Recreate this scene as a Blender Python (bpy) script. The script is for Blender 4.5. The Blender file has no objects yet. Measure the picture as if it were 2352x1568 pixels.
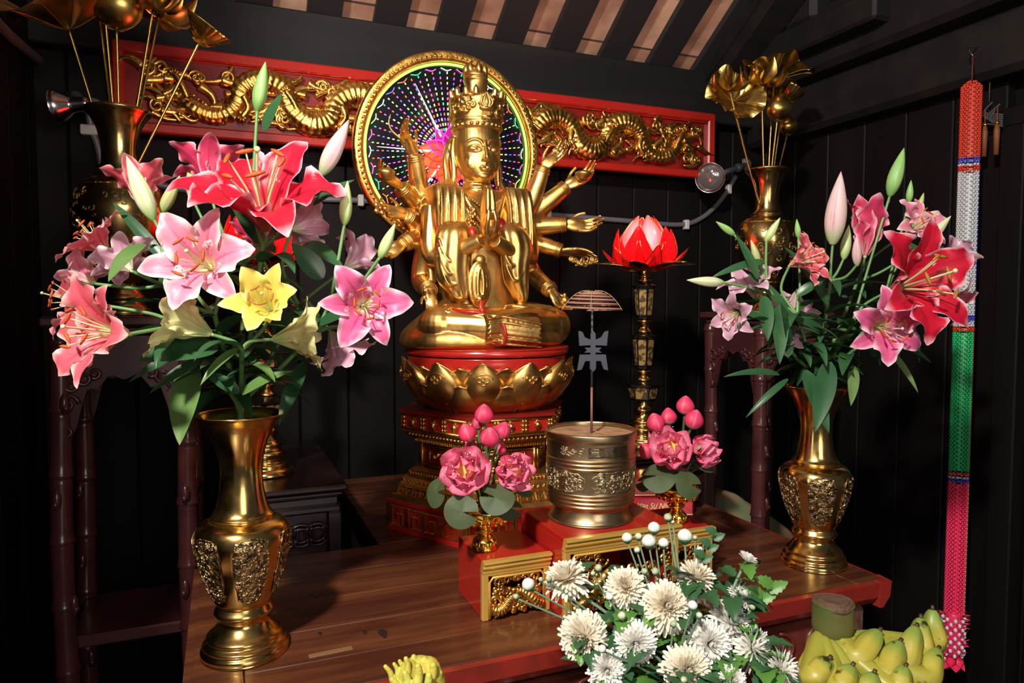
import bpy, math, random
import numpy as np
from mathutils import Vector, Matrix
random.seed(7); np.random.seed(7)
S = bpy.context.scene; COL = S.collection
PI = math.pi; R = math.radians
# ------------------------------------------------------------------ camera, world, light, exposure
CAMZ = 1.516; FPX = 1620.0; YAW = R(22.3); PITCH = R(3.0)
cd = bpy.data.cameras.new('camera'); cam = bpy.data.objects.new('camera', cd); COL.objects.link(cam)
cd.sensor_width = 36.0; cd.lens = FPX/2352*36.0; cd.clip_start = .02
cam.location = (0, 0, CAMZ); cam.rotation_euler = (PI/2-PITCH, 0, -YAW); S.camera = cam
S.view_settings.view_transform = 'Standard'; S.view_settings.look = 'None'
S.view_settings.exposure = 0.0; S.view_settings.gamma = 1.0; S.view_settings.use_curve_mapping = False
w = bpy.data.worlds.new('world'); S.world = w; w.use_nodes = True
w.node_tree.nodes['Background'].inputs[0].default_value = (.80, .82, 1.0, 1)
w.node_tree.nodes['Background'].inputs[1].default_value = .05
def area(name, loc, tgt, size, power, col=(1, 1, 1), sy=None, spread=180):
    l = bpy.data.lights.new(name, 'AREA'); l.size = size; l.energy = power; l.color = col; l.spread = R(spread)
    if sy: l.shape = 'RECTANGLE'; l.size_y = sy
    o = bpy.data.objects.new(name, l); COL.objects.link(o); o.location = loc
    o.rotation_euler = (Vector(tgt)-Vector(loc)).to_track_quat('-Z', 'Y').to_euler(); return o
area('ceiling_lamp', (-.85, -.35, 2.95), (.35, 1.3, 1.2), .16, 108, (1, .93, .82))
area('doorway_light', (.3, -2.2, 1.9), (.6, 1.6, 1.4), 1.0, 27, (1, .94, .86), 1.6)
area('side_door_light', (-2.0, .2, 1.7), (.5, 1.7, 1.5), .7, 10, (.9, .93, 1), 1.6)
area('added_ceiling_fill', (.35, .1, 1.95), (.55, 2.0, 2.95), .35, 8, (1, .88, .76), spread=110)  # added unseen fill, aimed up to brighten the ceiling tiles
# camera frame (used to work out real positions once, from the photograph's own perspective)
_fw = Vector((math.sin(YAW)*math.cos(PITCH), math.cos(YAW)*math.cos(PITCH), -math.sin(PITCH)))
_rt = Vector((math.cos(YAW), -math.sin(YAW), 0)); _up = _rt.cross(_fw)
def ray(px, py): return _fw + _rt*((px-1176)/FPX) + _up*((784-py)/FPX)
def at(px, py, Y=None, z=None, d=None, X=None):
    r = ray(px, py)
    if Y is not None: k = Y/r.y
    elif X is not None: k = X/r.x
    elif z is not None: k = (z-CAMZ)/r.z
    else: k = d
    return Vector((0, 0, CAMZ)) + r*k
def cdir(r, u, t): return (_rt*r + _up*u - _fw*t).normalized()   # right, up, towards the viewer
# ------------------------------------------------------------------ mesh helpers
class G:
    def __init__(s): s.v = []; s.f = []; s.sm = []; s.mi = []; s.uv = []; s.n = 0
    def add(s, V, F, smooth=True, mi=0, uv=None):
        V = [tuple(map(float, p)) for p in V]; s.v += V
        s.uv += ([(0., 0.)]*len(V) if uv is None else [tuple(map(float, q)) for q in uv])
        b = s.n; s.f += [tuple(i+b for i in f) for f in F]; s.n += len(V)
        s.sm += [smooth]*len(F); s.mi += [mi]*len(F); return s
    def grid(s, P, cu=False, cv=False, smooth=True, mi=0):
        P = np.asarray(P, float); n, m = P.shape[:2]; F = []
        for i in range(n if cu else n-1):
            for j in range(m if cv else m-1):
                F.append((i*m+j, ((i+1) % n)*m+j, ((i+1) % n)*m+(j+1) % m, i*m+(j+1) % m))
        uv = [(j/max(1, m-1), i/max(1, n-1)) for i in range(n) for j in range(m)]
        return s.add(P.reshape(-1, 3), F, smooth, mi, uv)
    def tube(s, path, r, n=8, cap=True, closed=False, mi=0, flat=None, up=None, smooth=True):
        P = np.array([tuple(p) for p in path], float); k = len(P)
        rr = np.full(k, r, float) if np.isscalar(r) else np.array(r, float)
        T = np.roll(P, -1, 0)-np.roll(P, 1, 0) if closed else np.gradient(P, axis=0)
        T /= np.linalg.norm(T, axis=1)[:, None]+1e-12
        u0 = np.array(up if up is not None else ((0, 0, 1) if abs(T[0, 2]) < .9 else (1, 0, 0)), float)
        A = np.arange(n)*2*PI/n; out = np.zeros((k, n, 3)); u = u0-T[0]*(u0@T[0]); u /= np.linalg.norm(u)
        for i in range(k):
            u = u-T[i]*(u@T[i]); u /= np.linalg.norm(u)+1e-12; b = np.cross(T[i], u)
            a, c = (1, 1) if flat is None else flat
            out[i] = P[i]+rr[i]*(np.cos(A)[:, None]*u*a+np.sin(A)[:, None]*b*c)
        F = []
        for i in range(k if closed else k-1):
            for j in range(n): F.append((i*n+j, i*n+(j+1) % n, ((i+1) % k)*n+(j+1) % n, ((i+1) % k)*n+j))
        if cap and not closed:
            F.append(tuple(range(n-1, -1, -1))); F.append(tuple((k-1)*n+j for j in range(n)))
        uv = [(j/n, i/max(1, k-1)) for i in range(k) for j in range(n)]
        return s.add(out.reshape(-1, 3), F, smooth, mi, uv)
    def lathe(s, prof, n=48, c=(0, 0, 0), mi=0, mod=None, smooth=True, cap=True, sx=1, sy=1):
        k = len(prof); V = []; uv = []
        for i, (r, z) in enumerate(prof):
            for j in range(n):
                a = 2*PI*j/n; q = r*(mod(a, i/(k-1), z) if mod else 1)
                V.append((c[0]+q*math.cos(a)*sx, c[1]+q*math.sin(a)*sy, c[2]+z)); uv.append((j/n, i/(k-1)))
        F = [(i*n+j, i*n+(j+1) % n, (i+1)*n+(j+1) % n, (i+1)*n+j) for i in range(k-1) for j in range(n)]
        if cap: F.append(tuple(range(n-1, -1, -1))); F.append(tuple((k-1)*n+j for j in range(n)))
        return s.add(V, F, smooth, mi, uv)
    def ell(s, c, r, rot=None, n=12, mi=0):
        V = []; m = n*2; M = rot if rot is not None else Matrix.Identity(3)
        for i in range(n+1):
            t = PI*i/n
            for j in range(m):
                a = 2*PI*j/m
                V.append(Vector(c)+M@Vector((r[0]*math.sin(t)*math.cos(a), r[1]*math.sin(t)*math.sin(a), r[2]*math.cos(t))))
        F = [(i*m+j, (i+1)*m+j, (i+1)*m+(j+1) % m, i*m+(j+1) % m) for i in range(n) for j in range(m)]
        return s.add(V, F, True, mi)
    def box(s, lo, hi, ch=.003, mi=0, rz=0, c=None, taper=0):
        lo = np.array(lo, float); hi = np.array(hi, float); ch = min(ch, .45*min(hi-lo)); V = []; idx = {}
        for x in (0, 1):
            for y in (0, 1):
                for z in (0, 1):
                    p = np.array([(lo, hi)[x][0], (lo, hi)[y][1], (lo, hi)[z][2]]); sg = np.array([1-2*x, 1-2*y, 1-2*z])*ch
                    for ax in range(3):
                        q = p+sg; q[ax] = p[ax]; idx[x, y, z, ax] = len(V); V.append(q)
        F = []
        for ax in range(3):
            o = [a for a in range(3) if a != ax]
            for e in (0, 1):
                f = []
                for a, b in ((0, 0), (1, 0), (1, 1), (0, 1)):
                    k = [0, 0, 0]; k[ax] = e; k[o[0]] = a; k[o[1]] = b; f.append(idx[k[0], k[1], k[2], ax])
                F.append(tuple(f))
        for ax in range(3):
            o = [a for a in range(3) if a != ax]
            for a in (0, 1):
                for b in (0, 1):
                    k0 = [0, 0, 0]; k0[o[0]] = a; k0[o[1]] = b; k1 = list(k0); k1[ax] = 1
                    F.append((idx[(*k0, o[0])], idx[(*k0, o[1])], idx[(*k1, o[1])], idx[(*k1, o[0])]))
        for x in (0, 1):
            for y in (0, 1):
                for z in (0, 1): F.append(tuple(idx[x, y, z, a] for a in range(3)))
        V = np.array(V)
        if rz:
            cc = np.array(c if c is not None else (lo+hi)/2, float); M = np.array(Matrix.Rotation(rz, 3, 'Z'))
            V = (V-cc)@M.T+cc
        return s.add(V, F, False, mi)
    def prism(s, poly, a, b, axis='z', mi=0, smooth=False):   # poly of 2-D points swept along an axis
        n = len(poly); mk = {'z': lambda p, t: (p[0], p[1], t), 'y': lambda p, t: (p[0], t, p[1]), 'x': lambda p, t: (t, p[0], p[1])}[axis]
        V = [mk(p, a) for p in poly]+[mk(p, b) for p in poly]
        F = [(i, (i+1) % n, n+(i+1) % n, n+i) for i in range(n)]+[tuple(range(n-1, -1, -1)), tuple(range(n, 2*n))]
        return s.add(V, F, smooth, mi)
    def xf(s, M, start=0):
        for i in range(start, s.n): s.v[i] = tuple(M@Vector(s.v[i]))
        return s
    def mesh(s, name, mats):
        m = bpy.data.meshes.new(name); m.from_pydata(s.v, [], s.f)
        m.polygons.foreach_set('use_smooth', s.sm); m.polygons.foreach_set('material_index', s.mi)
        ul = m.uv_layers.new(name='UVMap'); li = np.zeros(len(m.loops), 'i'); m.loops.foreach_get('vertex_index', li)
        ul.data.foreach_set('uv', np.array(s.uv, 'f')[li].ravel())
        for x in (mats if isinstance(mats, (list, tuple)) else [mats]): m.materials.append(x)
        return fixn(m)
    def build(s, name, mats, parent=None, label=None, cat=None, group=None, kind=None, world=False):
        o = bpy.data.objects.new(name, s.mesh(name, mats)); COL.objects.link(o)
        if parent is not None:
            if world:
                Mi = MW[parent].inverted(); o.data.transform(Mi)
            o.parent = parent
        tag(o, label, cat, group, kind); MW[o] = MW[parent] if parent is not None else Matrix.Identity(4); return o
import bmesh
def fixn(m):
    b = bmesh.new(); b.from_mesh(m); bmesh.ops.recalc_face_normals(b, faces=b.faces); b.to_mesh(m); b.free(); return m
MW = {}
def tag(o, label=None, cat=None, group=None, kind=None):
    if label: o['label'] = label
    if cat: o['category'] = cat
    if group: o['group'] = group
    if kind: o['kind'] = kind
    return o
def thing(name, label, cat, loc=(0, 0, 0), rz=0, group=None):
    o = bpy.data.objects.new(name, None); COL.objects.link(o); o.empty_display_size = .05
    o.location = loc; o.rotation_euler = (0, 0, rz)
    MW[o] = Matrix.Translation(loc)@Matrix.Rotation(rz, 4, 'Z'); return tag(o, label, cat, group)
def struct(g, name, mats, label=None): return g.build(name, mats, kind='structure', label=label)
def copy_tree(o, parent=None):
    c = o.copy(); COL.objects.link(c)
    if parent is not None: c.parent = parent
    for ch in list(o.children): copy_tree(ch, c)
    return c
def V3(*a): return Vector(a)
def cr(pts, n=8, closed=False):       # Catmull-Rom
    P = [Vector(p) for p in pts]; out = []; k = len(P)
    for i in range(k if closed else k-1):
        if closed: a, b, c, d = P[i-1], P[i], P[(i+1) % k], P[(i+2) % k]
        else: a, b, c, d = P[max(0, i-1)], P[i], P[i+1], P[min(k-1, i+2)]
        for j in range(n):
            t = j/n; out.append(.5*((2*b)+(c-a)*t+(2*a-5*b+4*c-d)*t*t+(3*b-a-3*c+d)*t**3))
    if not closed: out.append(P[-1])
    return out
def frame(a, ref=None):                # 3x3 with z = a
    z = Vector(a).normalized(); r = Vector(ref) if ref is not None else (V3(0, 0, 1) if abs(z.z) < .95 else V3(0, 1, 0))
    x = (r-z*r.dot(z))
    if x.length < 1e-5: x = V3(1, 0, 0)-z*z.x
    x.normalize(); y = z.cross(x); return Matrix((x, y, z)).transposed()
def lerp(a, b, t): return a+(b-a)*t
def sstep(a, b, x):
    t = min(1, max(0, (x-a)/(b-a))); return t*t*(3-2*t)
# ------------------------------------------------------------------ materials
def c4(c): return (c[0], c[1], c[2], 1)
def hexc(h):
    f = lambda v: (v/12.92 if v <= .04045 else ((v+.055)/1.055)**2.4)
    return tuple(f(int(h[i:i+2], 16)/255) for i in (0, 2, 4))
def mat(name, col, rough=.5, metal=0, var=None, bump=None, coat=0, emis=None, rvar=None, spec=None, stretch=None, trans=0, coords='Object'):
    m = bpy.data.materials.new(name); m.use_nodes = True; nt = m.node_tree; N = nt.nodes; L = nt.links; p = N['Principled BSDF']
    p.inputs['Base Color'].default_value = c4(col); p.inputs['Roughness'].default_value = rough; p.inputs['Metallic'].default_value = metal
    if coat: p.inputs['Coat Weight'].default_value = coat; p.inputs['Coat Roughness'].default_value = .12
    if spec is not None: p.inputs['Specular IOR Level'].default_value = spec
    if emis: p.inputs['Emission Color'].default_value = c4(emis[0]); p.inputs['Emission Strength'].default_value = emis[1]
    tc = N.new('ShaderNodeTexCoord'); mp = N.new('ShaderNodeMapping'); L.new(tc.outputs[coords], mp.inputs[0])
    if stretch: mp.inputs['Scale'].default_value = stretch
    def noise(sc, det=4, typ='N'):
        n = N.new('ShaderNodeTexNoise' if typ == 'N' else 'ShaderNodeTexVoronoi'); n.inputs['Scale'].default_value = sc
        if typ == 'N': n.inputs['Detail'].default_value = det
        L.new(mp.outputs[0], n.inputs['Vector']); return n
    if var:                                            # (scale, second colour, low, high)
        n = noise(var[0], 6); r = N.new('ShaderNodeValToRGB'); L.new(n.outputs['Fac'], r.inputs[0])
        r.color_ramp.elements[0].position = var[2]; r.color_ramp.elements[1].position = var[3]
        r.color_ramp.elements[0].color = c4(col); r.color_ramp.elements[1].color = c4(var[1]); L.new(r.outputs[0], p.inputs['Base Color'])
    if rvar:
        n = noise(rvar[0], 3); q = N.new('ShaderNodeMapRange'); L.new(n.outputs['Fac'], q.inputs[0])
        q.inputs[1].default_value = .3; q.inputs[2].default_value = .7; q.inputs[3].default_value = rvar[1]; q.inputs[4].default_value = rvar[2]
        L.new(q.outputs[0], p.inputs['Roughness'])
    if bump:                                           # (scale, strength, distance[, 'V'])
        n = noise(bump[0], 4, bump[3] if len(bump) > 3 else 'N'); b = N.new('ShaderNodeBump'); b.inputs['Strength'].default_value = bump[1]; b.inputs['Distance'].default_value = bump[2]
        L.new(n.outputs[0], b.inputs['Height']); L.new(b.outputs[0], p.inputs['Normal'])
    if trans:
        t = N.new('ShaderNodeBsdfTranslucent'); mx = N.new('ShaderNodeMixShader'); mx.inputs[0].default_value = trans
        src = p.inputs['Base Color'].links[0].from_socket if p.inputs['Base Color'].links else None
        if src: L.new(src, t.inputs[0])
        else: t.inputs[0].default_value = c4(col)
        L.new(p.outputs[0], mx.inputs[1]); L.new(t.outputs[0], mx.inputs[2]); L.new(mx.outputs[0], N['Material Output'].inputs[0])
    return m
def petal_mat(name, mid, edge, throat, rib, spots=None, ew=.62, rough=.42):
    m = bpy.data.materials.new(name); m.use_nodes = True; nt = m.node_tree; N = nt.nodes; L = nt.links; p = N['Principled BSDF']
    tc = N.new('ShaderNodeTexCoord'); sp = N.new('ShaderNodeSeparateXYZ'); L.new(tc.outputs['UV'], sp.inputs[0])
    def math_(op, a, b=None, c=None):
        n = N.new('ShaderNodeMath'); n.operation = op
        for i, x in enumerate((a, b, c)):
            if x is None: continue
            if isinstance(x, (int, float)): n.inputs[i].default_value = x
            else: L.new(x, n.inputs[i])
        return n.outputs[0]
    def rng(x, a, b):
        n = N.new('ShaderNodeMapRange'); n.interpolation_type = 'SMOOTHSTEP'; L.new(x, n.inputs[0]); n.inputs[1].default_value = a; n.inputs[2].default_value = b; return n.outputs[0]
    def mix(f, a, b):
        n = N.new('ShaderNodeMix'); n.data_type = 'RGBA'; L.new(f, n.inputs[0])
        for i, x in ((6, a), (7, b)):
            if isinstance(x, tuple): n.inputs[i].default_value = c4(x)
            else: L.new(x, n.inputs[i])
        return n.outputs[2]
    e = math_('ABSOLUTE', math_('MULTIPLY_ADD', sp.outputs[0], 2.0, -1.0))
    no = N.new('ShaderNodeTexNoise'); no.inputs['Scale'].default_value = 45; L.new(tc.outputs['Object'], no.inputs['Vector'])
    st = N.new('ShaderNodeTexWave'); st.inputs['Scale'].default_value = 5; st.inputs['Distortion'].default_value = 1.2; L.new(tc.outputs['UV'], st.inputs['Vector'])
    ee = math_('ADD', e, math_('MULTIPLY_ADD', no.outputs[0], .36, -.18))
    tip = rng(sp.outputs[1], .86, 1.0); ef = math_('MAXIMUM', rng(ee, ew, 1.02), tip)
    c = mix(ef, mid, edge)
    c = mix(math_('MULTIPLY', math_('SUBTRACT', 1.0, rng(e, .0, .13)), rng(math_('SUBTRACT', 1.0, sp.outputs[1]), .1, .5)), c, rib)
    c = mix(math_('MULTIPLY', st.outputs['Fac'], .045), c, rib)
    if spots:
        v = N.new('ShaderNodeTexVoronoi'); v.inputs['Scale'].default_value = 9.0; mp = N.new('ShaderNodeMapping'); mp.inputs['Scale'].default_value = (1, 2.6, 1)
        L.new(tc.outputs['UV'], mp.inputs[0]); L.new(mp.outputs[0], v.inputs['Vector'])
        f = math_('MULTIPLY', math_('SUBTRACT', 1.0, rng(v.outputs['Distance'], .1, .28)), math_('MULTIPLY', rng(sp.outputs[1], .12, .25), math_('SUBTRACT', 1.0, rng(sp.outputs[1], .48, .62))))
        c = mix(f, c, spots)
    c = mix(math_('SUBTRACT', 1.0, rng(sp.outputs[1], .05, .30)), c, throat)
    L.new(c, p.inputs['Base Color']); p.inputs['Roughness'].default_value = rough
    b = N.new('ShaderNodeBump'); b.inputs['Strength'].default_value = .07; b.inputs['Distance'].default_value = .002; L.new(st.outputs['Fac'], b.inputs['Height']); L.new(b.outputs[0], p.inputs['Normal'])
    t = N.new('ShaderNodeBsdfTranslucent'); L.new(c, t.inputs[0]); mx = N.new('ShaderNodeMixShader'); mx.inputs[0].default_value = .22
    L.new(p.outputs[0], mx.inputs[1]); L.new(t.outputs[0], mx.inputs[2]); L.new(mx.outputs[0], N['Material Output'].inputs[0]); return m
GOLD = mat('gold_leaf', (.62, .36, .10), .40, 1, var=(14, (.76, .47, .16), .35, .7), bump=(40, .12, .004), rvar=(18, .31, .47))
GOLDC = mat('carved_gold', (.78, .44, .11), .32, 1, var=(60, (.42, .19, .035), .5, .75), bump=(160, .25, .003), rvar=(40, .22, .42))
GOLDM = mat('gilt_moulding_paint', (.82, .50, .11), .27, .5, bump=(60, .12, .003), rvar=(20, .2, .34))
GOLDS = mat('shiny_gold_plate', (.98, .60, .10), .14, 1, bump=(150, .35, .003))
BRASS = mat('polished_brass', (.80, .52, .17), .17, 1, bump=(70, .05, .002), rvar=(25, .12, .26))
BRASSR = mat('relief_brass', (.46, .33, .17), .3, 1, bump=(95, .9, .010), var=(80, (.14, .09, .045), .45, .62))  # noise darkens the colour in blotches, standing for crevices
BRASSD = mat('old_brass', (.50, .34, .13), .2, 1, bump=(60, .06, .002), rvar=(20, .14, .3))
BRASSDR = mat('old_relief_brass', (.50, .34, .13), .3, 1, bump=(110, .9, .010))
BRONZE = mat('worn_bronze', (.50, .38, .22), .34, 1, var=(16, (.36, .24, .12), .4, .72), bump=(60, .06, .002), rvar=(14, .26, .45))
BRONZER = mat('relief_bronze', (.44, .35, .22), .42, 1, bump=(110, .5, .006), var=(90, (.24, .17, .10), .5, .7))
LAC = mat('red_lacquer', (.42, .018, .012), .24, coat=.4, bump=(30, .05, .002))
LACD = mat('dark_red_lacquer', (.26, .013, .010), .3, coat=.3, var=(20, (.14, .01, .008), .4, .7))
TABLE = mat('worn_red_brown_wood', (.066, .017, .008), .33, var=(9, (.14, .045, .018), .42, .68), bump=(30, .15, .003), stretch=(.35, 3.2, 1), coat=.25, rvar=(8, .24, .5))
TEDGE = mat('red_painted_edge', (.27, .022, .015), .32, var=(12, (.12, .018, .012), .5, .75), coat=.25)
TCARV = mat('dark_red_carved_wood', (.15, .026, .018), .36, coat=.2, var=(25, (.09, .018, .012), .4, .7))
DARK = mat('black_brown_timber', (.0050, .0036, .0038), .62, spec=.15, var=(6, (.009, .0068, .0075), .4, .7), bump=(12, .25, .003), stretch=(1, 1, .12))
DARKB = mat('blackened_beam', (.0085, .0075, .009), .6, spec=.25, var=(5, (.018, .0145, .014), .4, .75), bump=(14, .3, .004), stretch=(.2, 1.5, 1.5))
RAFT = mat('dark_rafter', (.016, .016, .019), .6, bump=(15, .2, .003))
ROSE = mat('dark_rosewood', (.060, .018, .021), .26, var=(10, (.095, .026, .024), .4, .7), coat=.3, bump=(20, .1, .002))
ROSED = mat('very_dark_rosewood', (.020, .008, .009), .3, coat=.15, bump=(20, .1, .002)); OLIVE = mat('olive_gilt', (.50, .34, .10), .3, 1, bump=(40, .12, .004), rvar=(20, .22, .4))
BLACK = mat('black_lacquer', (.006, .005, .005), .16, coat=.5)
STEEL = mat('grey_paint', (.20, .19, .22), .4, .3)
CHROME = mat('bare_steel', (.62, .60, .58), .25, 1)
WHITEP = mat('white_plastic', (.6, .58, .56), .4)
STEMG = mat('green_stem', (.11, .27, .085), .4, var=(12, (.20, .36, .13), .4, .7), trans=.1)
LEAFG = mat('lily_leaf', (.022, .085, .034), .34, var=(10, (.045, .135, .05), .35, .7), trans=.18, stretch=(1, 1, 1))
LEAFL = mat('lighter_lily_leaf', (.10, .22, .055), .36, var=(14, (.17, .27, .09), .4, .7), trans=.2)
# ------------------------------------------------------------------ the room
YW = 2.50; TT = CAMZ-.566
g = G(); g.box((-2.2, -1.2, -.06), (3.0, YW+.1, 0), .001); struct(g, 'floor', mat('dark_floor_tile', (.045, .028, .022), .45, bump=(8, .1, .003)))
def boards(x0, x1, fn, wd=.165):
    x = x0
    while x < x1: yield x, min(x+wd, x1); x += wd
g = G(); g.box((-.75, YW+.02, 0), (2.4, YW+.06, 2.75), .001)
for a, b in boards(-.75, 2.4, None): g.box((a+.002, YW, 0), (b-.002, YW+.03, 2.72), .004)
struct(g, 'wall_back', DARK)
g = G(); g.box((-.56, .6, 0), (-.52, YW, 3.6), .001)
for a, b in boards(.6, YW, None, .2): g.box((-.535, a+.002, 0), (-.50, b-.002, 3.5), .004)
struct(g, 'wall_left', DARK)
g = G(); g.box((2.24, .2, 0), (2.28, YW, 2.19), .001)
for a, b in boards(1.43, YW, None, .17): g.box((2.20, a+.002, 0), (2.25, b-.002, 2.19), .004)
for a, b in boards(.2, 1.34, None, .19): g.box((2.215, a+.002, 0), (2.25, b-.002, 2.05), .004)
struct(g, 'wall_right', DARK)
g = G(); g.box((2.17, 1.36, 0), (2.24, 1.43, 2.05), .004); g.box((2.17, .2, 2.04), (2.24, 1.43, 2.10), .004); struct(g, 'trim_1', DARK)
g = G(); g.box((2.12, .1, 2.19), (2.32, YW, 2.38), .02); g.box((2.05, .1, 2.38), (2.34, YW, 2.62), .02); struct(g, 'trim_2', DARKB)
g = G(); g.box((2.2, .1, 2.6), (2.26, YW, 4.4), .01); struct(g, 'wall_right_upper', DARK)
# wall plate, rafters and the terracotta between them
SL = R(33); ZB = CAMZ+.94
def roofz(y, d=0): return ZB+(2.45-y)*math.tan(SL)+d
g = G(); g.box((-.62, 2.44, CAMZ+.755), (2.24, 2.62, ZB+.02), .006); struct(g, 'trim_3', DARKB)
tile = mat('terracotta_ceiling_tile', (.34, .17, .11), .75, bump=(30, .3, .004))
nt = tile.node_tree; N = nt.nodes; L = nt.links; tc = N.new('ShaderNodeTexCoord'); br = N.new('ShaderNodeTexBrick')
br.inputs['Color1'].default_value = (.72, .44, .31, 1); br.inputs['Color2'].default_value = (.50, .26, .17, 1); br.inputs['Mortar'].default_value = (.10, .06, .05, 1)
br.inputs['Scale'].default_value = 1; br.inputs['Brick Width'].default_value = .2195; br.inputs['Row Height'].default_value = .25; br.inputs['Mortar Size'].default_value = .004; br.offset = .0
mp = N.new('ShaderNodeMapping'); mp.inputs['Location'].default_value = (.106, .07, 0); L.new(tc.outputs['Object'], mp.inputs[0]); L.new(mp.outputs[0], br.inputs['Vector'])
no = N.new('ShaderNodeTexNoise'); no.inputs['Scale'].default_value = 7; no.inputs['Detail'].default_value = 8; L.new(tc.outputs['Object'], no.inputs['Vector'])
rp = N.new('ShaderNodeValToRGB'); rp.color_ramp.elements[0].position = .35; rp.color_ramp.elements[0].color = (.42, .34, .34, 1); rp.color_ramp.elements[1].position = .62; L.new(no.outputs['Fac'], rp.inputs[0])
mx = N.new('ShaderNodeMix'); mx.data_type = 'RGBA'; mx.blend_type = 'MULTIPLY'; mx.inputs[0].default_value = .8; L.new(br.outputs['Color'], mx.inputs[6]); L.new(rp.outputs[0], mx.inputs[7]); L.new(mx.outputs[2], N['Principled BSDF'].inputs['Base Color'])
def slab(g, x0, x1, d0, d1, y0=2.6, y1=.2):
    V = [(x, y, roofz(y, d)) for x in (x0, x1) for y in (y0, y1) for d in (d0, d1)]
    return g.add(V, [(0, 1, 3, 2), (4, 6, 7, 5), (0, 4, 5, 1), (2, 3, 7, 6), (0, 2, 6, 4), (1, 5, 7, 3)], False)
g = slab(G(), -.8, 1.86, .055, .12); struct(g, 'ceiling', tile)
g = slab(G(), 1.86, 2.3, -.03, .12); struct(g, 'ceiling_right', DARKB)
for k in range(-3, 9):
    xc = .004+.2195*k+.11; g = slab(G(), xc-.056, xc+.056, 0.022, .058); struct(g, 'trim_%d' % (7+k), RAFT)
g = slab(G(), 1.87, 1.99, -.10, -.02); struct(g, 'trim_17', DARKB)
# bracket beam end and a turned knee under the right-hand eave
p = at(1900, 95, Y=2.0); g = G(); g.box((p.x-.09, 1.72, p.z-.03), (p.x+.05, 2.48, p.z+.07), .01); g.box((p.x-.07, 2.0, p.z+.07), (p.x+.03, 2.48, p.z+.2), .02); struct(g, 'trim_18', DARKB)
g = G(); p = at(1752, 50, Y=2.2)
for k in range(5): g.ell((p.x+.028*k, p.y, p.z+.06-.04*k), (.05, .05, .035), n=8)
struct(g, 'trim_19', DARKB)
# ------------------------------------------------------------------ main altar table
t = thing('altar_table', 'low wide altar table of worn red-brown planks with a red painted front edge', 'table', (.6, 1.3, 0))
X0, X1, Y0, Y1 = -.055, 1.255, 1.035, 1.635
g = G(); ys = [Y0, 1.13, 1.245, 1.37, 1.50, Y1]
for i in range(5): g.box((X0+.075, ys[i]+.0008, TT-.03), (X1-.075, ys[i+1]-.0008, TT), .0015)
for a, b in ((X0, X0+.074), (X1-.074, X1)): g.box((a, Y0, TT-.03), (b, Y1, TT), .0015)
g.build('tabletop', TABLE, t, world=True)
g = G(); prof = [(Y0-.012, TT-.003), (Y0+.02, TT-.0005), (Y0+.02, TT-.055), (Y0+.012, TT-.055), (Y0-.008, TT-.034)]
g.prism(prof, X0-.01, X1+.012, 'x'); px = [(X1+.012, TT-.003), (X1-.02, TT-.0005), (X1-.02, TT-.055), (X1-.01, TT-.055), (X1+.008, TT-.034)]
g.prism(px, Y0-.012, Y1, 'y'); g.build('edge_moulding', TEDGE, t, 'bright red painted edge moulding', world=True)
g = G(); px = [(2*.6-x, z) for x, z in px]; g.prism(px, Y0+.021, Y1, 'y'); g.build('side_moulding', TABLE, t, world=True)
g = G(); g.box((X0+.03, Y0+.03, TT-.20), (X1-.03, Y0+.05, TT-.055), .004); g.box((X0+.03, Y0+.018, TT-.072), (X1-.03, Y0+.045, TT-.064), .003)
for i in range(9):        # scrolling foliage along the apron
    cx = X0+.12+i*.133
    for sg in (-1, 1):
        P = [V3(cx+sg*(.012+.045*math.sin(a)*(1-a/9)), Y0+.028, TT-.122+.036*math.cos(a)*(1-a/9)) for a in np.linspace(0, 7.5, 34)]
        g.tube(P, list(np.linspace(.0045, .002, 34)), 6)
        P = [V3(cx+sg*(.01+.056*s), Y0+.028, TT-.16+.05*math.sin(s*5)) for s in np.linspace(0, 1, 14)]; g.tube(P, list(np.linspace(.004, .0015, 14)), 6)
    g.ell((cx, Y0+.028, TT-.125), (.008, .005, .026), n=6)
g.build('apron', TCARV, t, world=True)
for x in (X0+.06, X1-.06):
    for y in (Y0+.06, Y1-.05):
        g = G(); g.box((x-.035, y-.03, 0), (x+.035, y+.03, TT-.05), .006); g.build('leg', TCARV, t, world=True)
p = at(1925, 1400, Y=Y0+.02); g = G(); g.box((p.x-.03, Y0+.015, TT-.17), (X1-.03, Y0+.04, TT-.06), .006)
for k in range(3): g.tube([V3(p.x-.012+.03*math.sin(a), Y0+.014, TT-.1-.03*k+.014*math.cos(a)) for a in np.linspace(0, 5.5, 20)], .003, 6)
g.build('corner_bracket', mat('pale_worn_bracket', (.17, .085, .062), .4, var=(40, (.08, .03, .022), .4, .7)), t, 'paler worn carved corner bracket', world=True)
p = at(760, 1497, z=TT); g = G(); g.box((p.x-.035, p.y-.006, TT-.004), (p.x+.035, p.y+.006, TT+.0008), .0004, rz=.05); g.build('wood_patch', mat('pale_patch', (.20, .105, .05), .5), t, 'narrow pale repair patch', world=True)
# knots worn into the planks
DKN = mat('dark_knot', (.022, .011, .007), .5, bump=(90, .6, .004))
for (a, b, q) in ((880, 1455, .012), (838, 1452, .006), (735, 1455, .005)):
    g = G(); p = at(a, b, z=TT); V = [(p.x+q*.6*math.cos(u)*(1+.3*math.sin(3*u)), p.y+q*1.5*math.sin(u), TT+.0006) for u in np.linspace(0, 2*PI, 15)[:-1]]; g.add(V, [tuple(range(14))]); g.build('knot', DKN, t, world=True)
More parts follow.
